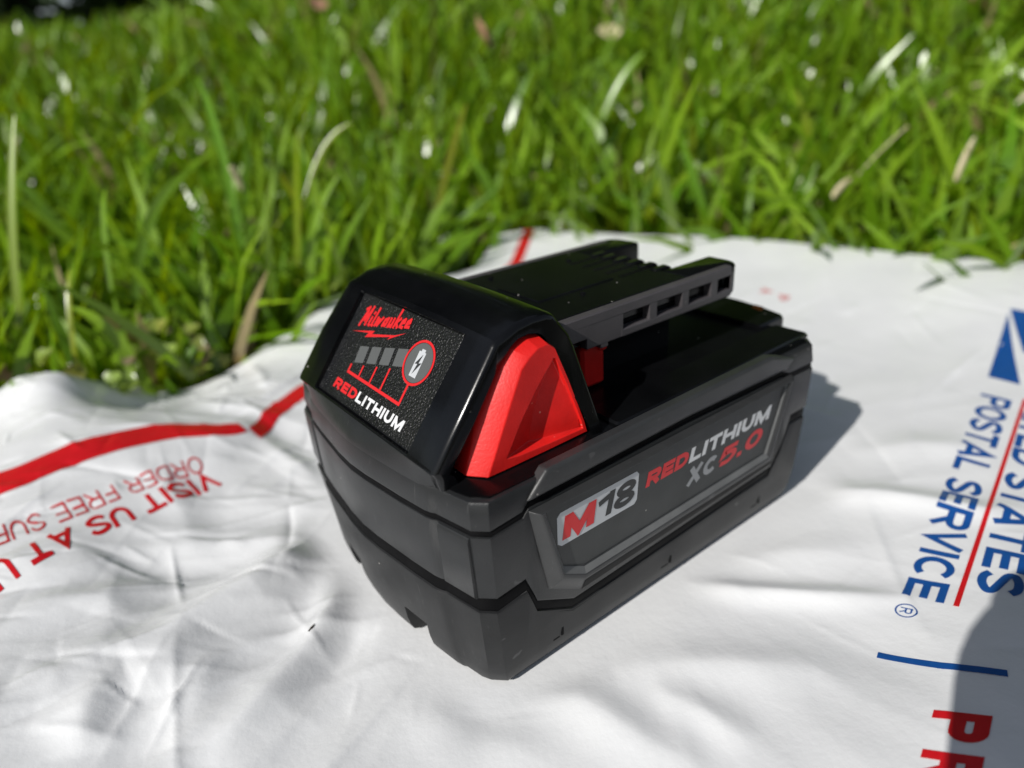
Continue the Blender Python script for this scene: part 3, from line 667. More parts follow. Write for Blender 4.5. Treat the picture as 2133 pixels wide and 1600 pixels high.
# latch buttons ---------------------------------------------------------
def button(mirror):
    f_ = (lambda y: W - y) if mirror else (lambda y: y)
    # outline in x,z, counter-clockwise seen from outside (-y)
    O = [(5.0, 51.2), (14, 50.9), (24, 50.9), (35.2, 50.9), (34.6, 54.0), (31, 65), (28.2, 73.0), (26.2, 75.0), (22.8, 75.6), (18.6, 74.4), (15.6, 71.2), (10.4, 64.0)]
    Fc = [(7.9, 51.3), (14, 51.2), (24, 51.2), (34.6, 51.3), (34.0, 54.0), (30.6, 64.8), (27.8, 72.4), (26.2, 73.6), (23.6, 73.5), (21.2, 72.2), (19.0, 70.4), (15.2, 64.0)]
    Rm = [(12.8, 53.4), (16, 52.9), (24, 52.6), (33.6, 52.4), (33.2, 54.2), (30.2, 63.6), (27.8, 70.2), (27.2, 70.2), (26.6, 69.4), (24.4, 67.4), (22.0, 65.0), (17.6, 60.0)]
    Ft = [(20.2, 53.6), (21, 53.3), (26, 53.0), (33.0, 52.9), (32.8, 54.4), (30.0, 63.4), (27.8, 69.6), (27.5, 69.6), (27.2, 69.0), (25.8, 66.6), (24.2, 63.8), (21.8, 58.6)]
    def lp(P, y): l = [(x, f_(y if not callable(y) else y(x, z)), z) for x, z in P]; return l[::-1] if mirror else l
    yo = lambda x, z: 6.6 + (z - 51) * .085
    b = MB(); b.loft([lp(O, 18), lp(O, lambda x, z: yo(x, z) + 4.2), lp([(a * .9 + c * .1, d * .9 + e * .1) for (a, d), (c, e) in zip(O, Fc)], lambda x, z: yo(x, z) + 3.5),
                      lp([(a * .08 + c * .92, d * .08 + e * .92) for (a, d), (c, e) in zip(O, Fc)], lambda x, z: yo(x, z) + .25), lp(Fc, yo), lp(Rm, lambda x, z: yo(x, z) + .1),
                      lp([(a * .85 + c * .15, d * .85 + e * .15) for (a, d), (c, e) in zip(Rm, Ft)], lambda x, z: yo(x, z) + .7), lp(Ft, lambda x, z: yo(x, z) + 2.5 - (x - 20) * .15)])
    return soften(b.build('latch_button', M['red'], BAT, smooth=24), .8, 4)
button(False); button(True)
# rail deck and rails ------------------------------------------------------
ZR = 72.0
pl_ = MB(); pl_.box((31, 20.6, 66.5), (84.5, W - 20.6, ZR), .5); pl_.box((84, 20.6, 62), (88, W - 20.6, 66.4), .4); pl_.box((45, 34, ZR - .3), (71, 51, ZR + .25), .2)
pl_.box((33, 20.9, 63.7), (88, 28, 66.8), .3); pl_.box((33, W - 28, 63.7), (88, W - 20.9, 66.8), .3)
pl_.build('rail_plate', M['deck'], BAT)
nk = MB(); nk.box((32, 27, 50.2), (86, W - 27, 66.8), .8); nk.build('rail_neck', M['deck'], BAT)
for y in (30.6, 35.4, 40.2, 45.0, 49.8, 54.2):
    t = MB(); t.loft([[(83.5, y, 62.5), (90.5, y, 62.5), (90.5, y + 2.3, 62.5), (83.5, y + 2.3, 62.5)], [(83.5, y, ZR - .4), (89.8, y, ZR - .4), (89.8, y + 2.3, ZR - .4), (83.5, y + 2.3, ZR - .4)], [(83.5, y + .2, ZR + .3), (88.8, y + .2, ZR + .3), (88.8, y + 2.1, ZR + .3), (83.5, y + 2.1, ZR + .3)]])
    soften(t.build('terminal_fin', M['deck'], BAT), .2)
for y in (33.4, 38.2, 43.0, 47.8, 52.6):
    t = MB(); t.box((73.5, y + .1, ZR - .6), (84.6, y + 1.5, ZR + .04), .02); t.build('terminal_slot', M['core'], BAT)
for y in (33.9, 43.4, 48.2):
    t = MB(); t.box((84.2, y, 63), (89.5, y + .7, 69.6), .1); t.build('terminal_blade', M['steel'], BAT)
om = MB(); om.loft([[(122.6, 22.6, 52.0), (126.2, 24.0, 52.0), (126.6, 27.6, 52.0), (123.8, 27.0, 52.0)], [(122.8, 22.9, 52.32), (126.0, 24.2, 52.32), (126.3, 27.3, 52.32), (124.0, 26.8, 52.32)]])  # small orange reflection, put in as a coloured chip
om.build('orange_glint', M['orange'], BAT)
WIN = [(58.0, 67.2), (70.0, 79.4), (82.2, 91.2), (94.0, 99.6)]
for mirror in (False, True):
    f_ = (lambda y: W - y) if mirror else (lambda y: y)
    def bx_(mb, lo, hi, b=.35):
        y0, y1 = sorted((f_(lo[1]), f_(hi[1]))); mb.box((lo[0], y0, lo[2]), (hi[0], y1, hi[2]), b)
    g = MB()
    # outer skin of the rail with its windows
    bx_(g, (33, 18.2, 69.2), (100.0, 20.8, ZR - .02), .35)
    bx_(g, (57, 18.2, 63.5), (100.0, 20.8, 65.6), .3)
    edges = [46] + [e for w_ in WIN for e in w_] + [100.2]
    for i in range(0, len(edges), 2): bx_(g, (edges[i], 18.25, 63.7), (edges[i + 1], 20.75, 70.5), .15)
    bx_(g, (34, 18.22, 66.2), (46.5, 20.8, 70.6), .3); bx_(g, (50.5, 18.3, 62.6), (53.0, 20.7, 65), .2)
    # end of the rail: the outer corner sweeps round, the inner one stays square
    pr = MB(); pp_ = [(84.3, 20.7), (99.6, 20.7), (99.6, 18.25), (101.2, 18.45), (102.7, 19.3), (103.8, 20.8), (104.3, 22.6), (104.4, 29.5), (84.3, 29.5)]
    def pl2(z, d): return [(x, f_(y), z) for x, y in inset_poly(pp_, d)]
    pr.loft([pl2(63.9, .4), pl2(64.5, 0), pl2(71.4, 0), pl2(71.85, .2), pl2(72.0, .6)])
    soften(g.build('rail', M['rail'], BAT, smooth=25), .2)
    soften(pr.build('rail_prong', M['deck'], BAT, smooth=30), .3)
    hk = MB()
    def hb(lo, hi, b):
        yy0, yy1 = sorted((f_(lo[1]), f_(hi[1]))); hk.box((lo[0], yy0, lo[2]), (hi[0], yy1, hi[2]), b)
    hb((47.5, 21.6, 51.5), (55.2, 27.6, 62.6), .8); hb((52.6, 20.6, 60.5), (55.2, 26, 65.2), .5)
    hk.build('latch_hook', M['red'], BAT)
# moulded pips on the rail plate
for x, y in ((50, 60), (57, 31), (40, 52), (76, 57)):
    t = MB(); a8 = np.linspace(0, 2 * np.pi, 9)[:-1]
    t.loft([[(x + r * math.cos(a), y + r * math.sin(a), z) for a in a8] for r, z in ((.75, ZR - .3), (.7, ZR + .3), (.4, ZR + .5))])
    t.build('moulded_pip', M['deck'], BAT)
BAT.location.z = 0.0004

# ================================================================== mailer
def interp_poly(pts, n):
    p = np.array(pts, float); d = np.r_[0, np.cumsum(np.hypot(*np.diff(p, axis=0).T))]; t = np.linspace(0, d[-1], n)
    # smooth (Catmull-Rom through dense linear + box filter keeps ends)
    q = np.c_[np.interp(t, d, p[:, 0]), np.interp(t, d, p[:, 1])]
    k = max(3, n // 40) | 1; pad = k // 2
    e = np.r_[2 * q[0] - q[1:pad + 1][::-1], q, 2 * q[-1] - q[-pad - 1:-1][::-1]] if pad else q
    ker = np.ones(k) / k
    return np.c_[np.convolve(e[:, 0], ker, 'valid'), np.convolve(e[:, 1], ker, 'valid')]
NS, NT = 680, 540
EDGE_L = [(-170, 286), (-120, 282)] + EDGE                       # left edge, near end to far corner
FAR_E = FAR[::-1]; FAR_R = [(425, -165), (402, -70)] + FAR_E      # far edge from the right-hand end to the corner
e_t1 = interp_poly(EDGE_L, NS); e_s1 = interp_poly(FAR_R, NT)
e_t0 = np.c_[np.linspace(-170, 425, NS), np.full(NS, -165.0)]; e_s0 = np.c_[np.full(NT, -170.0), np.linspace(-165, 286, NT)]
e_t1[-1] = e_s1[-1]; e_t1[0] = e_s0[-1]
S = np.linspace(0, 1, NS)[:, None, None]; T = np.linspace(0, 1, NT)[None, :, None]
G = (1 - T) * e_t0[:, None] + T * e_t1[:, None] + (1 - S) * e_s0[None] + S * e_s1[None] \
    - ((1 - S) * (1 - T) * e_t0[0] + S * (1 - T) * e_t0[-1] + (1 - S) * T * e_t1[0] + S * T * e_t1[-1])
X, Y = G[..., 0], G[..., 1]
Z = mailer_z(X, Y)
idx = np.arange(NS * NT).reshape(NS, NT)
quads = np.stack([idx[:-1, :-1], idx[1:, :-1], idx[1:, 1:], idx[:-1, 1:]], -1).reshape(-1, 4)
me = bpy.data.meshes.new('mailer'); vv = np.stack([X, Y, Z], -1).reshape(-1, 3) * MM
me.vertices.add(len(vv)); me.vertices.foreach_set('co', vv.astype(np.float32).ravel())
me.loops.add(quads.size); me.loops.foreach_set('vertex_index', quads.astype(np.int32).ravel())
me.polygons.add(len(quads)); me.polygons.foreach_set('loop_start', np.arange(0, quads.size, 4, dtype=np.int32)); me.polygons.foreach_set('use_smooth', np.ones(len(quads), bool))
me.update(calc_edges=True); me.materials.append(M['mailer'])
MAIL = bpy.data.objects.new('mailer', me); COL.objects.link(MAIL)
MAIL['label'] = 'crumpled white plastic postal mailer with red and blue print on the grass'; MAIL['category'] = 'mailer'
sm = MAIL.modifiers.new('thickness', 'SOLIDIFY'); sm.thickness = .0005; sm.offset = -1

def on_mailer(xy, lift=.16):
    xy = np.asarray(xy, float); z = mailer_z(xy[:, 0], xy[:, 1]); n = mailer_n(xy[:, 0], xy[:, 1])
    k = xy[:, 2:3] * .02 if xy.shape[1] > 2 else 0.0
    return np.c_[xy[:, :2], z] + n * (lift + k)
def decal(name, v2, f, m, maxlen=1.6, lift=.16):
    V, F = refine(v2, f, maxlen)
    o = put(name, on_mailer(V, lift), F, m, MAIL, smooth=180)
    bm = bmesh.new(); bm.from_mesh(o.data)
    for q in bm.faces:
        if q.normal.z < 0: q.normal_flip()
    bm.to_mesh(o.data); bm.free()
    return o
def quad_map(q, u, v):
    bs, be, cs, ce = [np.array(p, float) for p in q]; u = u[:, None]; v = v[:, None]
    return (bs * (1 - u) + be * u) * (1 - v) + (cs * (1 - u) + ce * u) * v
def mail_text(s, q, m, ref=None, **k):
    """text filling the quad; ref = the leading part of the string that fills it exactly"""
    v, f, wd = text_tris(s, **k)
    decal('printed_text', np.c_[quad_map(q, v[:, 0] / wd, v[:, 1]), v[:, 2]], f, m)
def strip_text(s, marks, pts, m, **k):
    """text along a bent strip: marks = prefixes whose ends fall on the given (baseline, cap) points"""
    v, f, wd = text_tris(s, **k); us = [0.0] + [text_tris(q, **k)[2] for q in marks]
    B = np.array([p[0] for p in pts]); Cc = np.array([p[1] for p in pts])
    us.append(us[-1] + 5); B = np.r_[B, [B[-1] + (B[-1] - B[-2]) * 5 / (us[-2] - us[-3])]]; Cc = np.r_[Cc, [Cc[-1] + (Cc[-1] - Cc[-2]) * 5 / (us[-2] - us[-3])]]
    I = lambda A: np.c_[np.interp(v[:, 0], us, A[:, 0]), np.interp(v[:, 0], us, A[:, 1])]
    b_, c_ = I(B), I(Cc)
    decal('printed_text', np.c_[b_ + (c_ - b_) * v[:, 1:2], v[:, 2]], f, m)
def ribbon(a, b, n=90, smooth=True):
    a = interp_poly(_spline(a, 8) if smooth else a, n); b = interp_poly(_spline(b, 8) if smooth else b, n); V = np.r_[a, b]; F = []
    for i in range(n - 1): F += [(i, i + 1, n + i + 1), (i, n + i + 1, n + i)]
    return V, F
STRIPE_B = STRIPE_B + [(-110, 178), (-168, 180)]; STRIPE_B2 = STRIPE_B2 + [(-110, 194), (-168, 196)]
decal('red_stripe', *ribbon(STRIPE_A, STRIPE_A2, 160, False), M['ink_red'], 1.6, .28)
decal('red_stripe', *ribbon(STRIPE_B, STRIPE_B2), M['ink_red'], 1.6, .28)
strip_text('VISIT US AT USPS', ['VISIT', 'VISIT US', 'VISIT US AT'], VISIT, M['ink_red'], bold=.20, space=.11)
strip_text('ORDER FREE SUPPLIES', ['ORDER', 'ORDER FREE', 'ORDER FREE S'], ORDER, M['ink_red'], bold=.115)
mail_text('POSTAL SERVICE', POSTAL, M['ink_blue'], bold=.20, space=.07)
P_ = [np.array(p) for p in POSTAL]; rd = (P_[1] - P_[0]); ue, uc = [np.array(p) for p in UNITED_end]
mail_text('UNITED STATES', [ue - rd, ue, ue - rd + (P_[2] - P_[0]) * .95, uc], M['ink_blue'], bold=.21, space=.07)
def line(pts, wd):
    v, f = stroke(pts, wd); return v, f
a = np.array(REDLINE[0]); b = np.array(REDLINE[1]); decal('red_rule', *line([a + (a - b) * .06, b], 1.15), M['ink_red'], 2)
decal('blue_bar', *line([BAR[0], BAR[1], BAR[2]], 2.0), M['ink_blue'], 2, lift=.2)
rc = np.mean(np.array(REG), 0); rr = 2.35; an = np.linspace(0, 2 * np.pi, 33)[:-1]
V = [rc + r_ * np.array([math.cos(t), math.sin(t)]) for t in an for r_ in (rr - .36, rr)]; F = [(2 * i, 2 * i + 1, 2 * ((i + 1) % 32) + 1, 2 * ((i + 1) % 32)) for i in range(32)]
decal('registered_ring', np.array(V), [t for q in F for t in ((q[0], q[1], q[2]), (q[0], q[2], q[3]))], M['ink_blue'])
dr = rd / np.linalg.norm(rd); du = np.array([-dr[1], dr[0]]);
if du @ (P_[2] - P_[0]) < 0: du = -du
o_ = rc - dr * .95 - du * 1.25
mail_text('R', [o_, o_ + dr * 1.9, o_ + du * 2.5, o_ + dr * 1.9 + du * 2.5], M['ink_blue'], bold=.15)
p0 = np.array(PRI[0]); pc = np.array(PRI[2]); p1 = np.array(PRI[1]); d1 = (p1 - p0) / np.linalg.norm(p1 - p0)
q0 = p0
for ch in 'PRIORITY':
    wl = {'I': 2.4, 'O': 9.0}.get(ch, 7.7)
    mail_text(ch, [q0, q0 + d1 * wl, q0 + (pc - p0), q0 + (pc - p0) + d1 * wl], M['ink_red'], bold=.27); q0 = q0 + d1 * (wl + 2.9)
E_ = [np.array(p) for p in EAGLE]
decal('logo_panel', np.array([E_[0], E_[1], E_[2]]), [(0, 1, 2)], M['ink_blue'], 3)
decal('logo_panel', np.array([E_[4], E_[5] + (0, -14), E_[6] + (10, -16), E_[6]]), [(0, 1, 2), (0, 2, 3)], M['ink_blue'], 3)
fa = [np.array(p) for p in FAINT]
for k_, ch in enumerate('AP'):
    c0 = np.array([272.0 - 3 * k_, 116.5 - 11.5 * k_]); mail_text(ch, [c0, c0 + np.array([-6.5, -1.6]), c0 + np.array([1.4, -6.0]), c0 + np.array([-5.1, -7.6])], M['ink_pale'], bold=.2)

# ================================================================== lawn
CX, CY = CAM.x, CAM.y
def fwd_s(x, y): return (x - CX) * .595 + (y - CY) * .804
def soil_z(x, y):
    """lawn rises away from the camera in a low bank, lower on the left"""
    s = fwd_s(x, y); lat = -(x - CX) * .804 + (y - CY) * .595
    r = np.hypot(x - CX, y - CY); az = np.arctan2(lat, np.maximum(s, 1.0))          # positive to the left
    d = np.where(s > 0, r, 0)
    up = np.interp(d, [0, 400, 600, 900, 1300, 1700, 2300, 5000, 60000, 900000], [0, 0, 38, 120, 245, 350, 400, 420, 300, 0])
    k = 1.0 - .36 * sstep(.12, .5, az)
    return -36 + up * k + perlin(x / 160, y / 160, 51) * 6 + perlin(x / 900, y / 900, 52) * 14 * sstep(600, 2500, d)
# ground sheet: fine near, coarse to the horizon
rad = np.r_[0, np.geomspace(60, 900000, 110)]; th = np.linspace(0, 2 * np.pi, 121)[:-1]
GX = CX + 100 + rad[:, None] * np.cos(th)[None]; GY = CY + 150 + rad[:, None] * np.sin(th)[None]; GZ = soil_z(GX, GY)
gi = np.arange(GX.size).reshape(GX.shape); F = []
for i in range(len(rad) - 1):
    for j in range(120):
        k = (j + 1) % 120
        F.append((gi[0, 0], gi[1, j], gi[1, k]) if i == 0 else (gi[i, j], gi[i + 1, j], gi[i + 1, k], gi[i, k]))
put('ground', np.stack([GX, GY, GZ], -1).reshape(-1, 3), F, M['soil'], smooth=180, kind='structure')

def blades(name, n, rmin, rmax, power, lmin, lmax, wmin, wmax, seed, dead=.04, flat=0.0, az_half=1.02, dim=1.0, rings=5):
    rng = np.random.default_rng(seed)
    u = rng.random(n); p = 2 - power
    r = (rmin ** p + u * (rmax ** p - rmin ** p)) ** (1 / p)
    a = math.radians(53.5) + (rng.random(n) * 2 - 1) * az_half
    x = CX + r * np.cos(a); y = CY + r * np.sin(a)
    # keep off the mailer
    ed = np.interp(x, e_t1[:, 0], e_t1[:, 1]); o = np.argsort(e_s1[:, 1]); fx = np.interp(y, e_s1[o, 1], e_s1[o, 0])
    on = (y < ed + 1 + rng.random(n) * 4) & (x < fx + 1 + rng.random(n) * 4) & (x < 450)
    # clumps
    dens = perlin(x / 38, y / 38, seed + 5) * .5 + .62
    on = on | ((lmax > 120) & (x < 10) & (y < 430))
    keep = (~on) & (rng.random(n) < np.clip(dens, .12, 1)) & ~((r > 1500) & (rng.random(n) < 0))
    x, y, r = x[keep], y[keep], r[keep]; n = len(x)
    z = soil_z(x, y)
    hm = .75 + .5 * (perlin(x / 70, y / 70, seed + 9) * .5 + .5)
    ln = (lmin + (lmax - lmin) * rng.random(n) ** 1.5) * hm; wd = (wmin + (wmax - wmin) * rng.random(n)) * np.clip(r / 900, 1, 2.0) ** .6
    ph = rng.random(n) * 2 * np.pi
    lean = np.abs(rng.normal(.38, .34, n)) + flat * rng.random(n); bend = np.abs(rng.normal(.4, .45, n)) * (.4 + rng.random(n))
    tw = rng.normal(0, .8, n); fac = ph + np.pi / 2 + rng.normal(0, .7, n)
    R_ = rings; t = np.linspace(0, 1, R_)
    ang = lean[:, None] + bend[:, None] * t[None] ** 1.3 * 1.6
    ang = np.minimum(ang, 2.3)
    dl = ln[:, None] / (R_ - 1)
    hx = np.concatenate([np.zeros((n, 1)), np.cumsum(np.sin(ang[:, :-1]) * dl, 1)], 1); vz = np.concatenate([np.zeros((n, 1)), np.cumsum(np.cos(ang[:, :-1]) * dl, 1)], 1)
    cx = x[:, None] + np.cos(ph)[:, None] * hx; cy = y[:, None] + np.sin(ph)[:, None] * hx; cz = z[:, None] - 3 + vz
    wt = wd[:, None] * .5 * np.array([.75, 1, .95, .72, .06] if R_ == 5 else [.8, 1, .8, .06])[None]
    fa_ = fac[:, None] + tw[:, None] * t[None]
    # width vector: horizontal facing, tipped with the lean so that the blade shows its face to the sky
    wx, wy = np.cos(fa_) * wt, np.sin(fa_) * wt; wz = np.sin(fa_ - ph[:, None]) * 0 + np.cos(fa_ - ph[:, None]) * wt * -np.sin(ang) * .6
    V = np.empty((n, R_, 2, 3), np.float32)
    V[:, :, 0] = np.stack([cx - wx, cy - wy, cz - wz], -1); V[:, :, 1] = np.stack([cx + wx, cy + wy, cz + wz], -1)
    V *= MM
    base = (np.arange(n) * R_ * 2)[:, None, None]; k = np.arange(R_ - 1)[None, :, None] * 2
    Q = base + k + np.array([0, 1, 3, 2])[None, None, :]
    Q = Q.reshape(-1, 4).astype(np.int32)
    me = bpy.data.meshes.new(name)
    me.vertices.add(n * R_ * 2); me.vertices.foreach_set('co', V.ravel()); me.loops.add(Q.size); me.loops.foreach_set('vertex_index', Q.ravel())
    me.polygons.add(len(Q)); me.polygons.foreach_set('loop_start', np.arange(0, Q.size, 4, dtype=np.int32)); me.polygons.foreach_set('use_smooth', np.ones(len(Q), bool))
    me.update(calc_edges=True)
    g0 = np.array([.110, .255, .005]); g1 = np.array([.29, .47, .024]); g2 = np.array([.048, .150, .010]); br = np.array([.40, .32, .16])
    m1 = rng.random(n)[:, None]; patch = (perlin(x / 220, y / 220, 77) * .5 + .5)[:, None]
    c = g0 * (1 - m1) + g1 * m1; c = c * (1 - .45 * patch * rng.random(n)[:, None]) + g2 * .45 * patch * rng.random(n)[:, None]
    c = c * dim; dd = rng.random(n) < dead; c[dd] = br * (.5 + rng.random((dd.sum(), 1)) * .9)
    cc = np.ones((n, R_, 2, 4), np.float32)
    grad = (.50 + .55 * t)[None, :, None]; yel = np.array([1.25, 1.0, .8])  # darker base: shade low among the blades put into the colour
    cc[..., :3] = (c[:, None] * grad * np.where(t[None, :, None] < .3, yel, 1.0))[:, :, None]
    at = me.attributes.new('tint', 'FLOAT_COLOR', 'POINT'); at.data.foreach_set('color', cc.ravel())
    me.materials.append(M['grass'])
    ob = bpy.data.objects.new(name, me); COL.objects.link(ob)
    return ob
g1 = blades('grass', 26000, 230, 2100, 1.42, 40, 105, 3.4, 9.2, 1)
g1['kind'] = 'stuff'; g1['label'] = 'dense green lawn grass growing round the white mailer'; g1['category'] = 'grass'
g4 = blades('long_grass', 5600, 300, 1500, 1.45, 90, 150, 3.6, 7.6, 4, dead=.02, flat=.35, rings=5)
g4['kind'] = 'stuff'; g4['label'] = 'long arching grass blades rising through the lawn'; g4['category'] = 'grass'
g2 = blades('grass_undergrowth', 30000, 230, 1900, 1.45, 16, 46, 2.4, 5.0, 2, dead=.16, flat=.8, rings=4, dim=.34)  # shade in the lawn's gaps is put into this darkened colour
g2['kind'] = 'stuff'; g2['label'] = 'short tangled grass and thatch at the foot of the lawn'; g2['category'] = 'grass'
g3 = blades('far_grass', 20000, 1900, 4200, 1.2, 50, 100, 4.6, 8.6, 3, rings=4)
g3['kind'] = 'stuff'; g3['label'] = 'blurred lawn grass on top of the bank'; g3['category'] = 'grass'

# ================================================================== the phone that throws the shadow at the lower right
PH = empty('mobile_phone', CAM, 'dark mobile phone held over the mailer, rounded corner shadow at lower right', 'phone')
def pw(a, b, c): return CAM + RIGHT * a + UP * b + FWD * c
def rounded(x0, x1, y0, y1, r, n=7):
    P = []
    for cx_, cy_, a0 in ((x1 - r, y1 - r, 0), (x0 + r, y1 - r, 90), (x0 + r, y0 + r, 180), (x1 - r, y0 + r, 270)):
        for i in range(n): a = math.radians(a0 + 90 * i / (n - 1)); P.append((cx_ + r * math.cos(a), cy_ + r * math.sin(a)))
    return P
def slab(P, c0, c1, e=.8):
    m = MB(); m.loft([[pw(*p, c0) - CAM for p in inset_poly(P, e)], [pw(*p, c0 + e) - CAM for p in P], [pw(*p, c1 - e) - CAM for p in P], [pw(*p, c1) - CAM for p in inset_poly(P, e)]]); return m
slab(rounded(PX0, PX0 + 147, PY1 - 72, PY1, 20), -15, -7).build('phone_body', M['phone'], PH)
slab(rounded(-9, 9, -9, 9, 8.9), -7.2, -5.5).build('lens_ring', M['lens'], PH)


# ================================================================== stray things in the lawn
def cray(u, v):
    return (FWD + RIGHT * ((u - 1066.5) / 1430.8) - UP * ((v - 800) / 1430.8)).normalized()
def bladestrip(p0, p1, sag, wd, n=8, face=None, tipw=.08):
    """a single leaf blade between two points (mm), bowed by sag"""
    p0 = Vector(p0); p1 = Vector(p1); ax = (p1 - p0); side = face if face else ax.cross(Vector((0, 0, 1))).cross(ax).cross(ax).normalized()
    bow = Vector((0, 0, 1)); V = []; F = []
    for i in range(n + 1):
        t = i / n; c = p0 + ax * t + bow * (sag * 4 * t * (1 - t)); w_ = wd / 2 * (min(1, .7 + t * 1.2) * (1 - t ** 3) + tipw * t)
        V += [c - side * w_ - bow * .25, c + bow * -.9 * (1 - t), c + side * w_ - bow * .25]
        if i: k = 3 * i; F += [(k - 3, k - 2, k + 1, k), (k - 2, k - 1, k + 2, k + 1)]
    return V, F
HERO = [((640, 600), (640, 480), (705, 365), 430, 6.5), ((862, 545), (925, 360), (972, 215), 480, 6.5), ((612, 600), (616, 430), (620, 270), 470, 4.5), ((616, 348), (670, 300), (735, 255), 470, 5),
        ((500, 545), (470, 330), (410, 160), 480, 6), ((250, 520), (310, 430), (410, 345), 400, 6), ((200, 505), (212, 450), (220, 395), 400, 4), ((128, 700), (140, 640), (146, 560), 365, 4),
        ((1450, 330), (1440, 250), (1422, 165), 610, 9), ((1700, 380), (1690, 290), (1655, 185), 620, 9), ((1235, 245), (1280, 175), (1342, 108), 650, 9), ((1990, 525), (2060, 470), (2140, 430), 470, 8),
        ((2050, 540), (2090, 495), (2125, 455), 465, 6), ((10, 620), (20, 480), (30, 240), 430, 6), ((690, 490), (620, 420), (560, 330), 520, 6), ((1480, 470), (1460, 400), (1425, 300), 540, 7),
        ((820, 330), (860, 240), (905, 170), 600, 6), ((1360, 480), (1390, 420), (1440, 370), 520, 6), ((350, 640), (290, 560), (190, 500), 390, 7), ((300, 750), (240, 690), (150, 640), 370, 7)]
HV = []; HF = []; HC = []
for k_, (a_, m_, t_, d_, w_) in enumerate(HERO):
    A = CAM + cray(*a_) * d_; Mi = CAM + cray(*m_) * (d_ + 6); B = CAM + cray(*t_) * (d_ + 16 * math.sin(k_ * 2.1)); A = A - Vector((0, 0, 25))
    n0 = len(HV); prev = None
    for i in range(11):
        t = i / 10; c = A * (1 - t) ** 2 + Mi * 2 * t * (1 - t) + B * t * t
        c = c + (Mi - (A * .25 + Mi * .5 + B * .25)) * (4 * t * (1 - t)) * .5
        side = (RIGHT * .9 + FWD * .45 * math.sin(k_ * 1.7) + UP * .1).normalized(); ax = (B - A).normalized(); side = (side - ax * side.dot(ax)).normalized()
        hw = w_ / 2 * (.75 + .25 * t) * (1 - t ** 4 * .85)
        HV += [c - side * hw, c + FWD * (hw * .35), c + side * hw]
        if i: q = n0 + 3 * i; HF += [(q - 3, q - 2, q + 1, q), (q - 2, q - 1, q + 2, q + 1)]
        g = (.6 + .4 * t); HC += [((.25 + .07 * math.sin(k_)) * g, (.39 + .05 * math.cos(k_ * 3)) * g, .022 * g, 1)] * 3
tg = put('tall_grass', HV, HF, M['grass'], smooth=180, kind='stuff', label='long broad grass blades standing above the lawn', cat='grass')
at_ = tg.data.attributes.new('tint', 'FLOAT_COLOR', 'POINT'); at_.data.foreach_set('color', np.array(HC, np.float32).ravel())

def straw(a_, b_, d_, wd, label):
    A = CAM + cray(*a_) * d_; B = CAM + cray(*b_) * (d_ + 8); V, F = bladestrip(A, B, 1.5, wd, face=(RIGHT * .7 + UP * .7).cross(B - A).cross(B - A).normalized(), tipw=.35)
    o = empty('dry_straw', A, label, 'straw', 'dry straws in the grass'); b_ = put('dried_blade', [Vector(v) - A for v in V], F, M['straw'], o, smooth=180)
    s_ = b_.modifiers.new('thickness', 'SOLIDIFY'); s_.thickness = .0006
straw((1787, 362), (1890, 262), 480, 4.6, 'pale dry straw slanting in the grass above the right end of mailer')
straw((1735, 410), (1775, 372), 478, 4.4, 'short stub of dry straw just below the long pale straw')
straw((1990, 375), (2030, 285), 490, 4.2, 'pale upright dry straw near the right edge of the lawn')
straw((480, 345), (508, 400), 470, 4, 'small bleached straw in the grass left of the tall blades')

def leaf(px, d_, ln, wd, mat_, label, rx, rz, curl=.35, name='dry_leaf', cat='leaf', grp='dry leaves on the lawn'):
    P = CAM + cray(*px) * d_; V = []; F = []; n = 9
    for i in range(n + 1):
        t = i / n; w_ = wd * math.sin(math.pi * min(1, t * .96 + .03)) ** .8 * .5 * (1 + .12 * math.sin(i * 2.7))
        for k in range(5):
            s = (k - 2) / 2; V.append(((t - .5) * ln, s * w_, curl * abs(s) ** 1.5 * w_ + .14 * ln * (t - .5) ** 2 * 4 + .05 * wd * math.sin(5 * t + 3 * s)))
        if i:
            for k in range(4): q = 5 * i + k; F.append((q - 5, q - 4, q + 1, q))
    R3 = Matrix.Rotation(rz, 3, 'Z') @ Matrix.Rotation(rx, 3, 'X')
    o = empty(name, P, label, cat, grp); b_ = put('leaf_blade', [R3 @ Vector(v) for v in V], F, mat_, o, smooth=180)
    s_ = b_.modifiers.new('thickness', 'SOLIDIFY'); s_.thickness = .0004
    st_ = MB(); a6 = np.linspace(0, 2 * np.pi, 7)[:-1]
    st_.loft([[tuple(R3 @ Vector((-ln * .5 - t * ln * .25, .5 * math.cos(a), .14 * ln + .5 * math.sin(a) + t * 2))) for a in a6] for t in (0, .5, 1)]); st_.build('leaf_stalk', M['stem'], o)
leaf((1000, 75), 760, 46, 34, M['dryleaf'], 'brown dead leaf standing on edge high in the lawn', 1.2, .9)
leaf((22, 778), 392, 15, 10, M['dryleaf'], 'small pinkish dead leaf beside the left edge of mailer', 1.0, .4)
leaf((660, 12), 1150, 34, 22, M['dryleaf'], 'reddish dead leaf at the top of the bank, left of centre', .9, .2)
leaf((1270, 70), 900, 30, 22, M['straw'], 'tan dead leaf in the grass right of the brown leaf', .8, -.4)
leaf((2030, 15), 1000, 40, 26, M['dryleaf'], 'brown dead leaf in the top right corner of lawn', .8, .7)

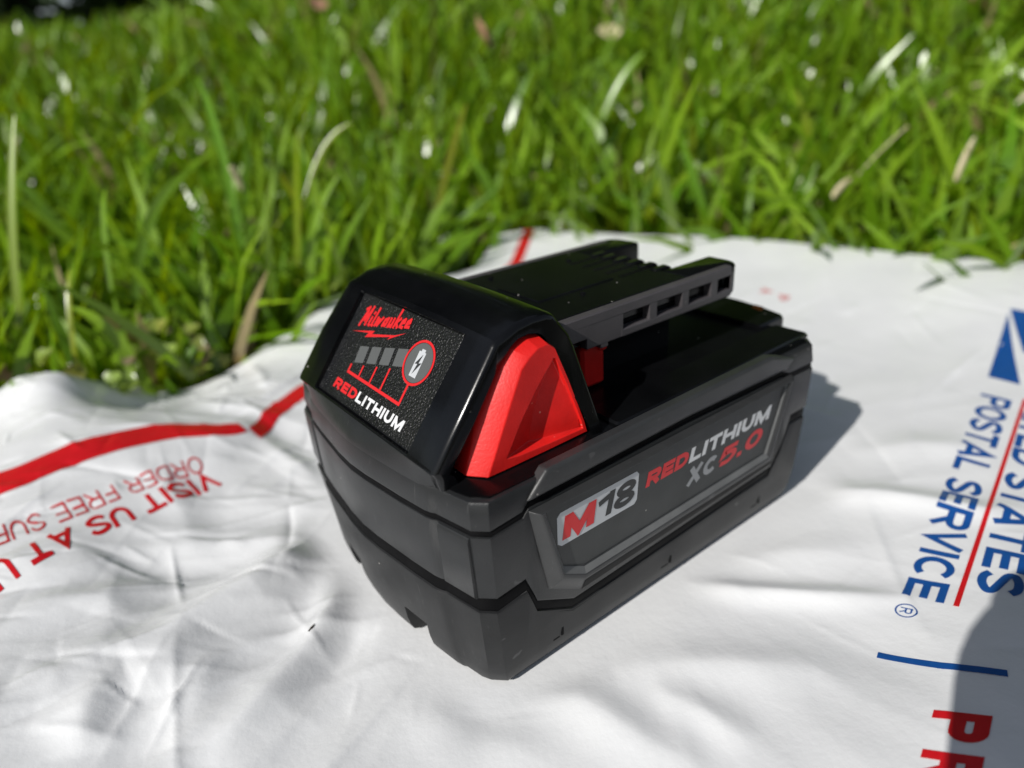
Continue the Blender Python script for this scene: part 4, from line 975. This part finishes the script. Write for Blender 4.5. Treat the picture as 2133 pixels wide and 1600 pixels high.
# clover and weeds by the left edge of the mailer
rngc = np.random.default_rng(8); CV = []; CF = []; CC = []
for px, py, d_ in [(430, 725, 395), (405, 700, 398), (445, 745, 392), (265, 765, 376), (330, 690, 395), (255, 800, 366), (150, 775, 372), (420, 770, 385), (345, 735, 388), (285, 730, 384), (90, 750, 372), (700, 585, 436), (560, 640, 420)]:
    for _ in range(3):
        c = CAM + cray(px + rngc.normal(0, 9), py + rngc.normal(0, 9)) * (d_ + rngc.normal(0, 4)); nr = Vector((rngc.normal(-.3, .5), rngc.normal(-.4, .5), 1)).normalized(); a = nr.orthogonal().normalized(); b_ = nr.cross(a)
        rr_ = 2.6 + rngc.random() * 2.6; n0 = len(CV); CV.append(c); col = (.22 + .12 * rngc.random(), .30 + .1 * rngc.random(), .07, 1) if rngc.random() > .25 else (.34, .26, .17, 1); CC.append(col)
        for i in range(10):
            t = i / 10 * 2 * math.pi; q = rr_ * (1 - .3 * abs(math.cos(t * 1.5)) ** 3 + .12 * math.sin(3 * t + rr_)); CV.append(c + (a * math.cos(t) + b_ * math.sin(t)) * q + nr * 1.1); CC.append(col)
            CF.append((n0, n0 + 1 + i, n0 + 1 + (i + 1) % 10))
cl = put('clover', CV, CF, M['grass'], smooth=180, kind='stuff', label='small round clover leaves beside the left edge of the mailer', cat='clover')
at_ = cl.data.attributes.new('tint', 'FLOAT_COLOR', 'POINT'); at_.data.foreach_set('color', np.array(CC, np.float32).ravel())

# bits of cut grass lying on the mailer
for k_, (x_, y_, ang_, ln_, m_, lab_) in enumerate([(-21.5, 46.0, .5, 2.4, 'stem', 'dark sliver of plant on the mailer left of the battery')]):
    d2 = np.array([math.cos(ang_), math.sin(ang_)]); nn = np.array([-d2[1], d2[0]]) * (.16 if m_ == 'stem' else .1)
    c2 = np.array([x_, y_]); loop2 = [c2 - d2 * ln_ / 2, c2 - d2 * ln_ * .1 + nn, c2 + d2 * ln_ / 2, c2 - d2 * ln_ * .1 - nn]
    lo = on_mailer(np.array(loop2), .08); hi = on_mailer(np.array(loop2), .42)
    MB().loft([[tuple(p) for p in lo], [tuple(p) for p in hi]]).build('plant_crumb', M[m_], None, label=lab_, cat='crumb')

# ================================================================== dark evergreens behind the bank
def evergreen(x, y, hgt, rad, seed, label):
    rg = np.random.default_rng(seed); base = Vector((x, y, float(soil_z(np.array(x), np.array(y)))))
    T_ = empty('evergreen_tree', base, label, 'tree', 'evergreens behind the bank')
    tk = MB(); a8 = np.linspace(0, 2 * np.pi, 9)[:-1]
    tk.loft([[(r_ * math.cos(a), r_ * math.sin(a), z_) for a in a8] for r_, z_ in ((70, -60), (55, 200), (45, hgt * .5), (12, hgt * .95))])
    for _ in range(14):
        z_ = hgt * (.08 + .8 * rg.random()); a = rg.random() * 6.28; L_ = rad * .8 * (1 - z_ / hgt * .7); e = Vector((math.cos(a) * L_, math.sin(a) * L_, L_ * .35)); sd = Vector((-math.sin(a), math.cos(a), 0)) * 12
        tk.loft([[tuple(Vector((0, 0, z_)) + sd * s_ + Vector((0, 0, q_))) for s_, q_ in ((-1, -12), (1, -12), (1, 12), (-1, 12))], [tuple(e + Vector((0, 0, z_)) + sd * s_ * .3 + Vector((0, 0, q_ * .3))) for s_, q_ in ((-1, -12), (1, -12), (1, 12), (-1, 12))]])
    tk.build('trunk', M['stem'], T_)
    n = 6500; z_ = hgt * (.01 + .98 * rg.random(n) ** 1.15); prof = np.sqrt(np.clip(1 - (z_ / hgt) ** 1.6, 0.02, 1)); a = rg.random(n) * 2 * np.pi
    lump = 1 + .22 * np.sin(a * 5 + z_ / 170 + seed) + .15 * np.sin(a * 9 - z_ / 90)
    r_ = rad * prof * lump * (.55 + .45 * rg.random(n) ** .5)
    C_ = np.stack([r_ * np.cos(a), r_ * np.sin(a), z_], -1); s_ = 60 + 70 * rg.random(n)
    d1_ = rg.normal(size=(n, 3)); d1_ /= np.linalg.norm(d1_, axis=1, keepdims=True); d2_ = np.cross(d1_, rg.normal(size=(n, 3))); d2_ /= np.linalg.norm(d2_, axis=1, keepdims=True)
    V = np.stack([C_ - d1_ * s_[:, None], C_ + d2_ * s_[:, None] * .4, C_ + d1_ * s_[:, None], C_ - d2_ * s_[:, None] * .4], 1).reshape(-1, 3)
    put('crown', V, np.arange(4 * n).reshape(n, 4), M['shrubleaf'], T_, smooth=0)
names = ['leftmost dark evergreen behind the grassy bank', 'second dark evergreen from the left behind the bank', 'third dark evergreen from the left behind the bank', 'dark evergreen behind the bank, left of the middle', 'dark evergreen behind the middle of the bank', 'dark evergreen behind the bank, right of the middle', 'second dark evergreen from the right behind the bank', 'rightmost dark evergreen behind the grassy bank']
for k_, nm in enumerate(names):
    az_ = math.radians(112 - k_ * 14.2); d_ = 4600 + 420 * math.sin(k_ * 2.4)
    evergreen(CX + d_ * math.cos(az_), CY + d_ * math.sin(az_), 4300 + 500 * math.sin(k_ * 1.9 + 1), 880 + 90 * math.sin(k_ * 3.1), 200 + k_, nm)
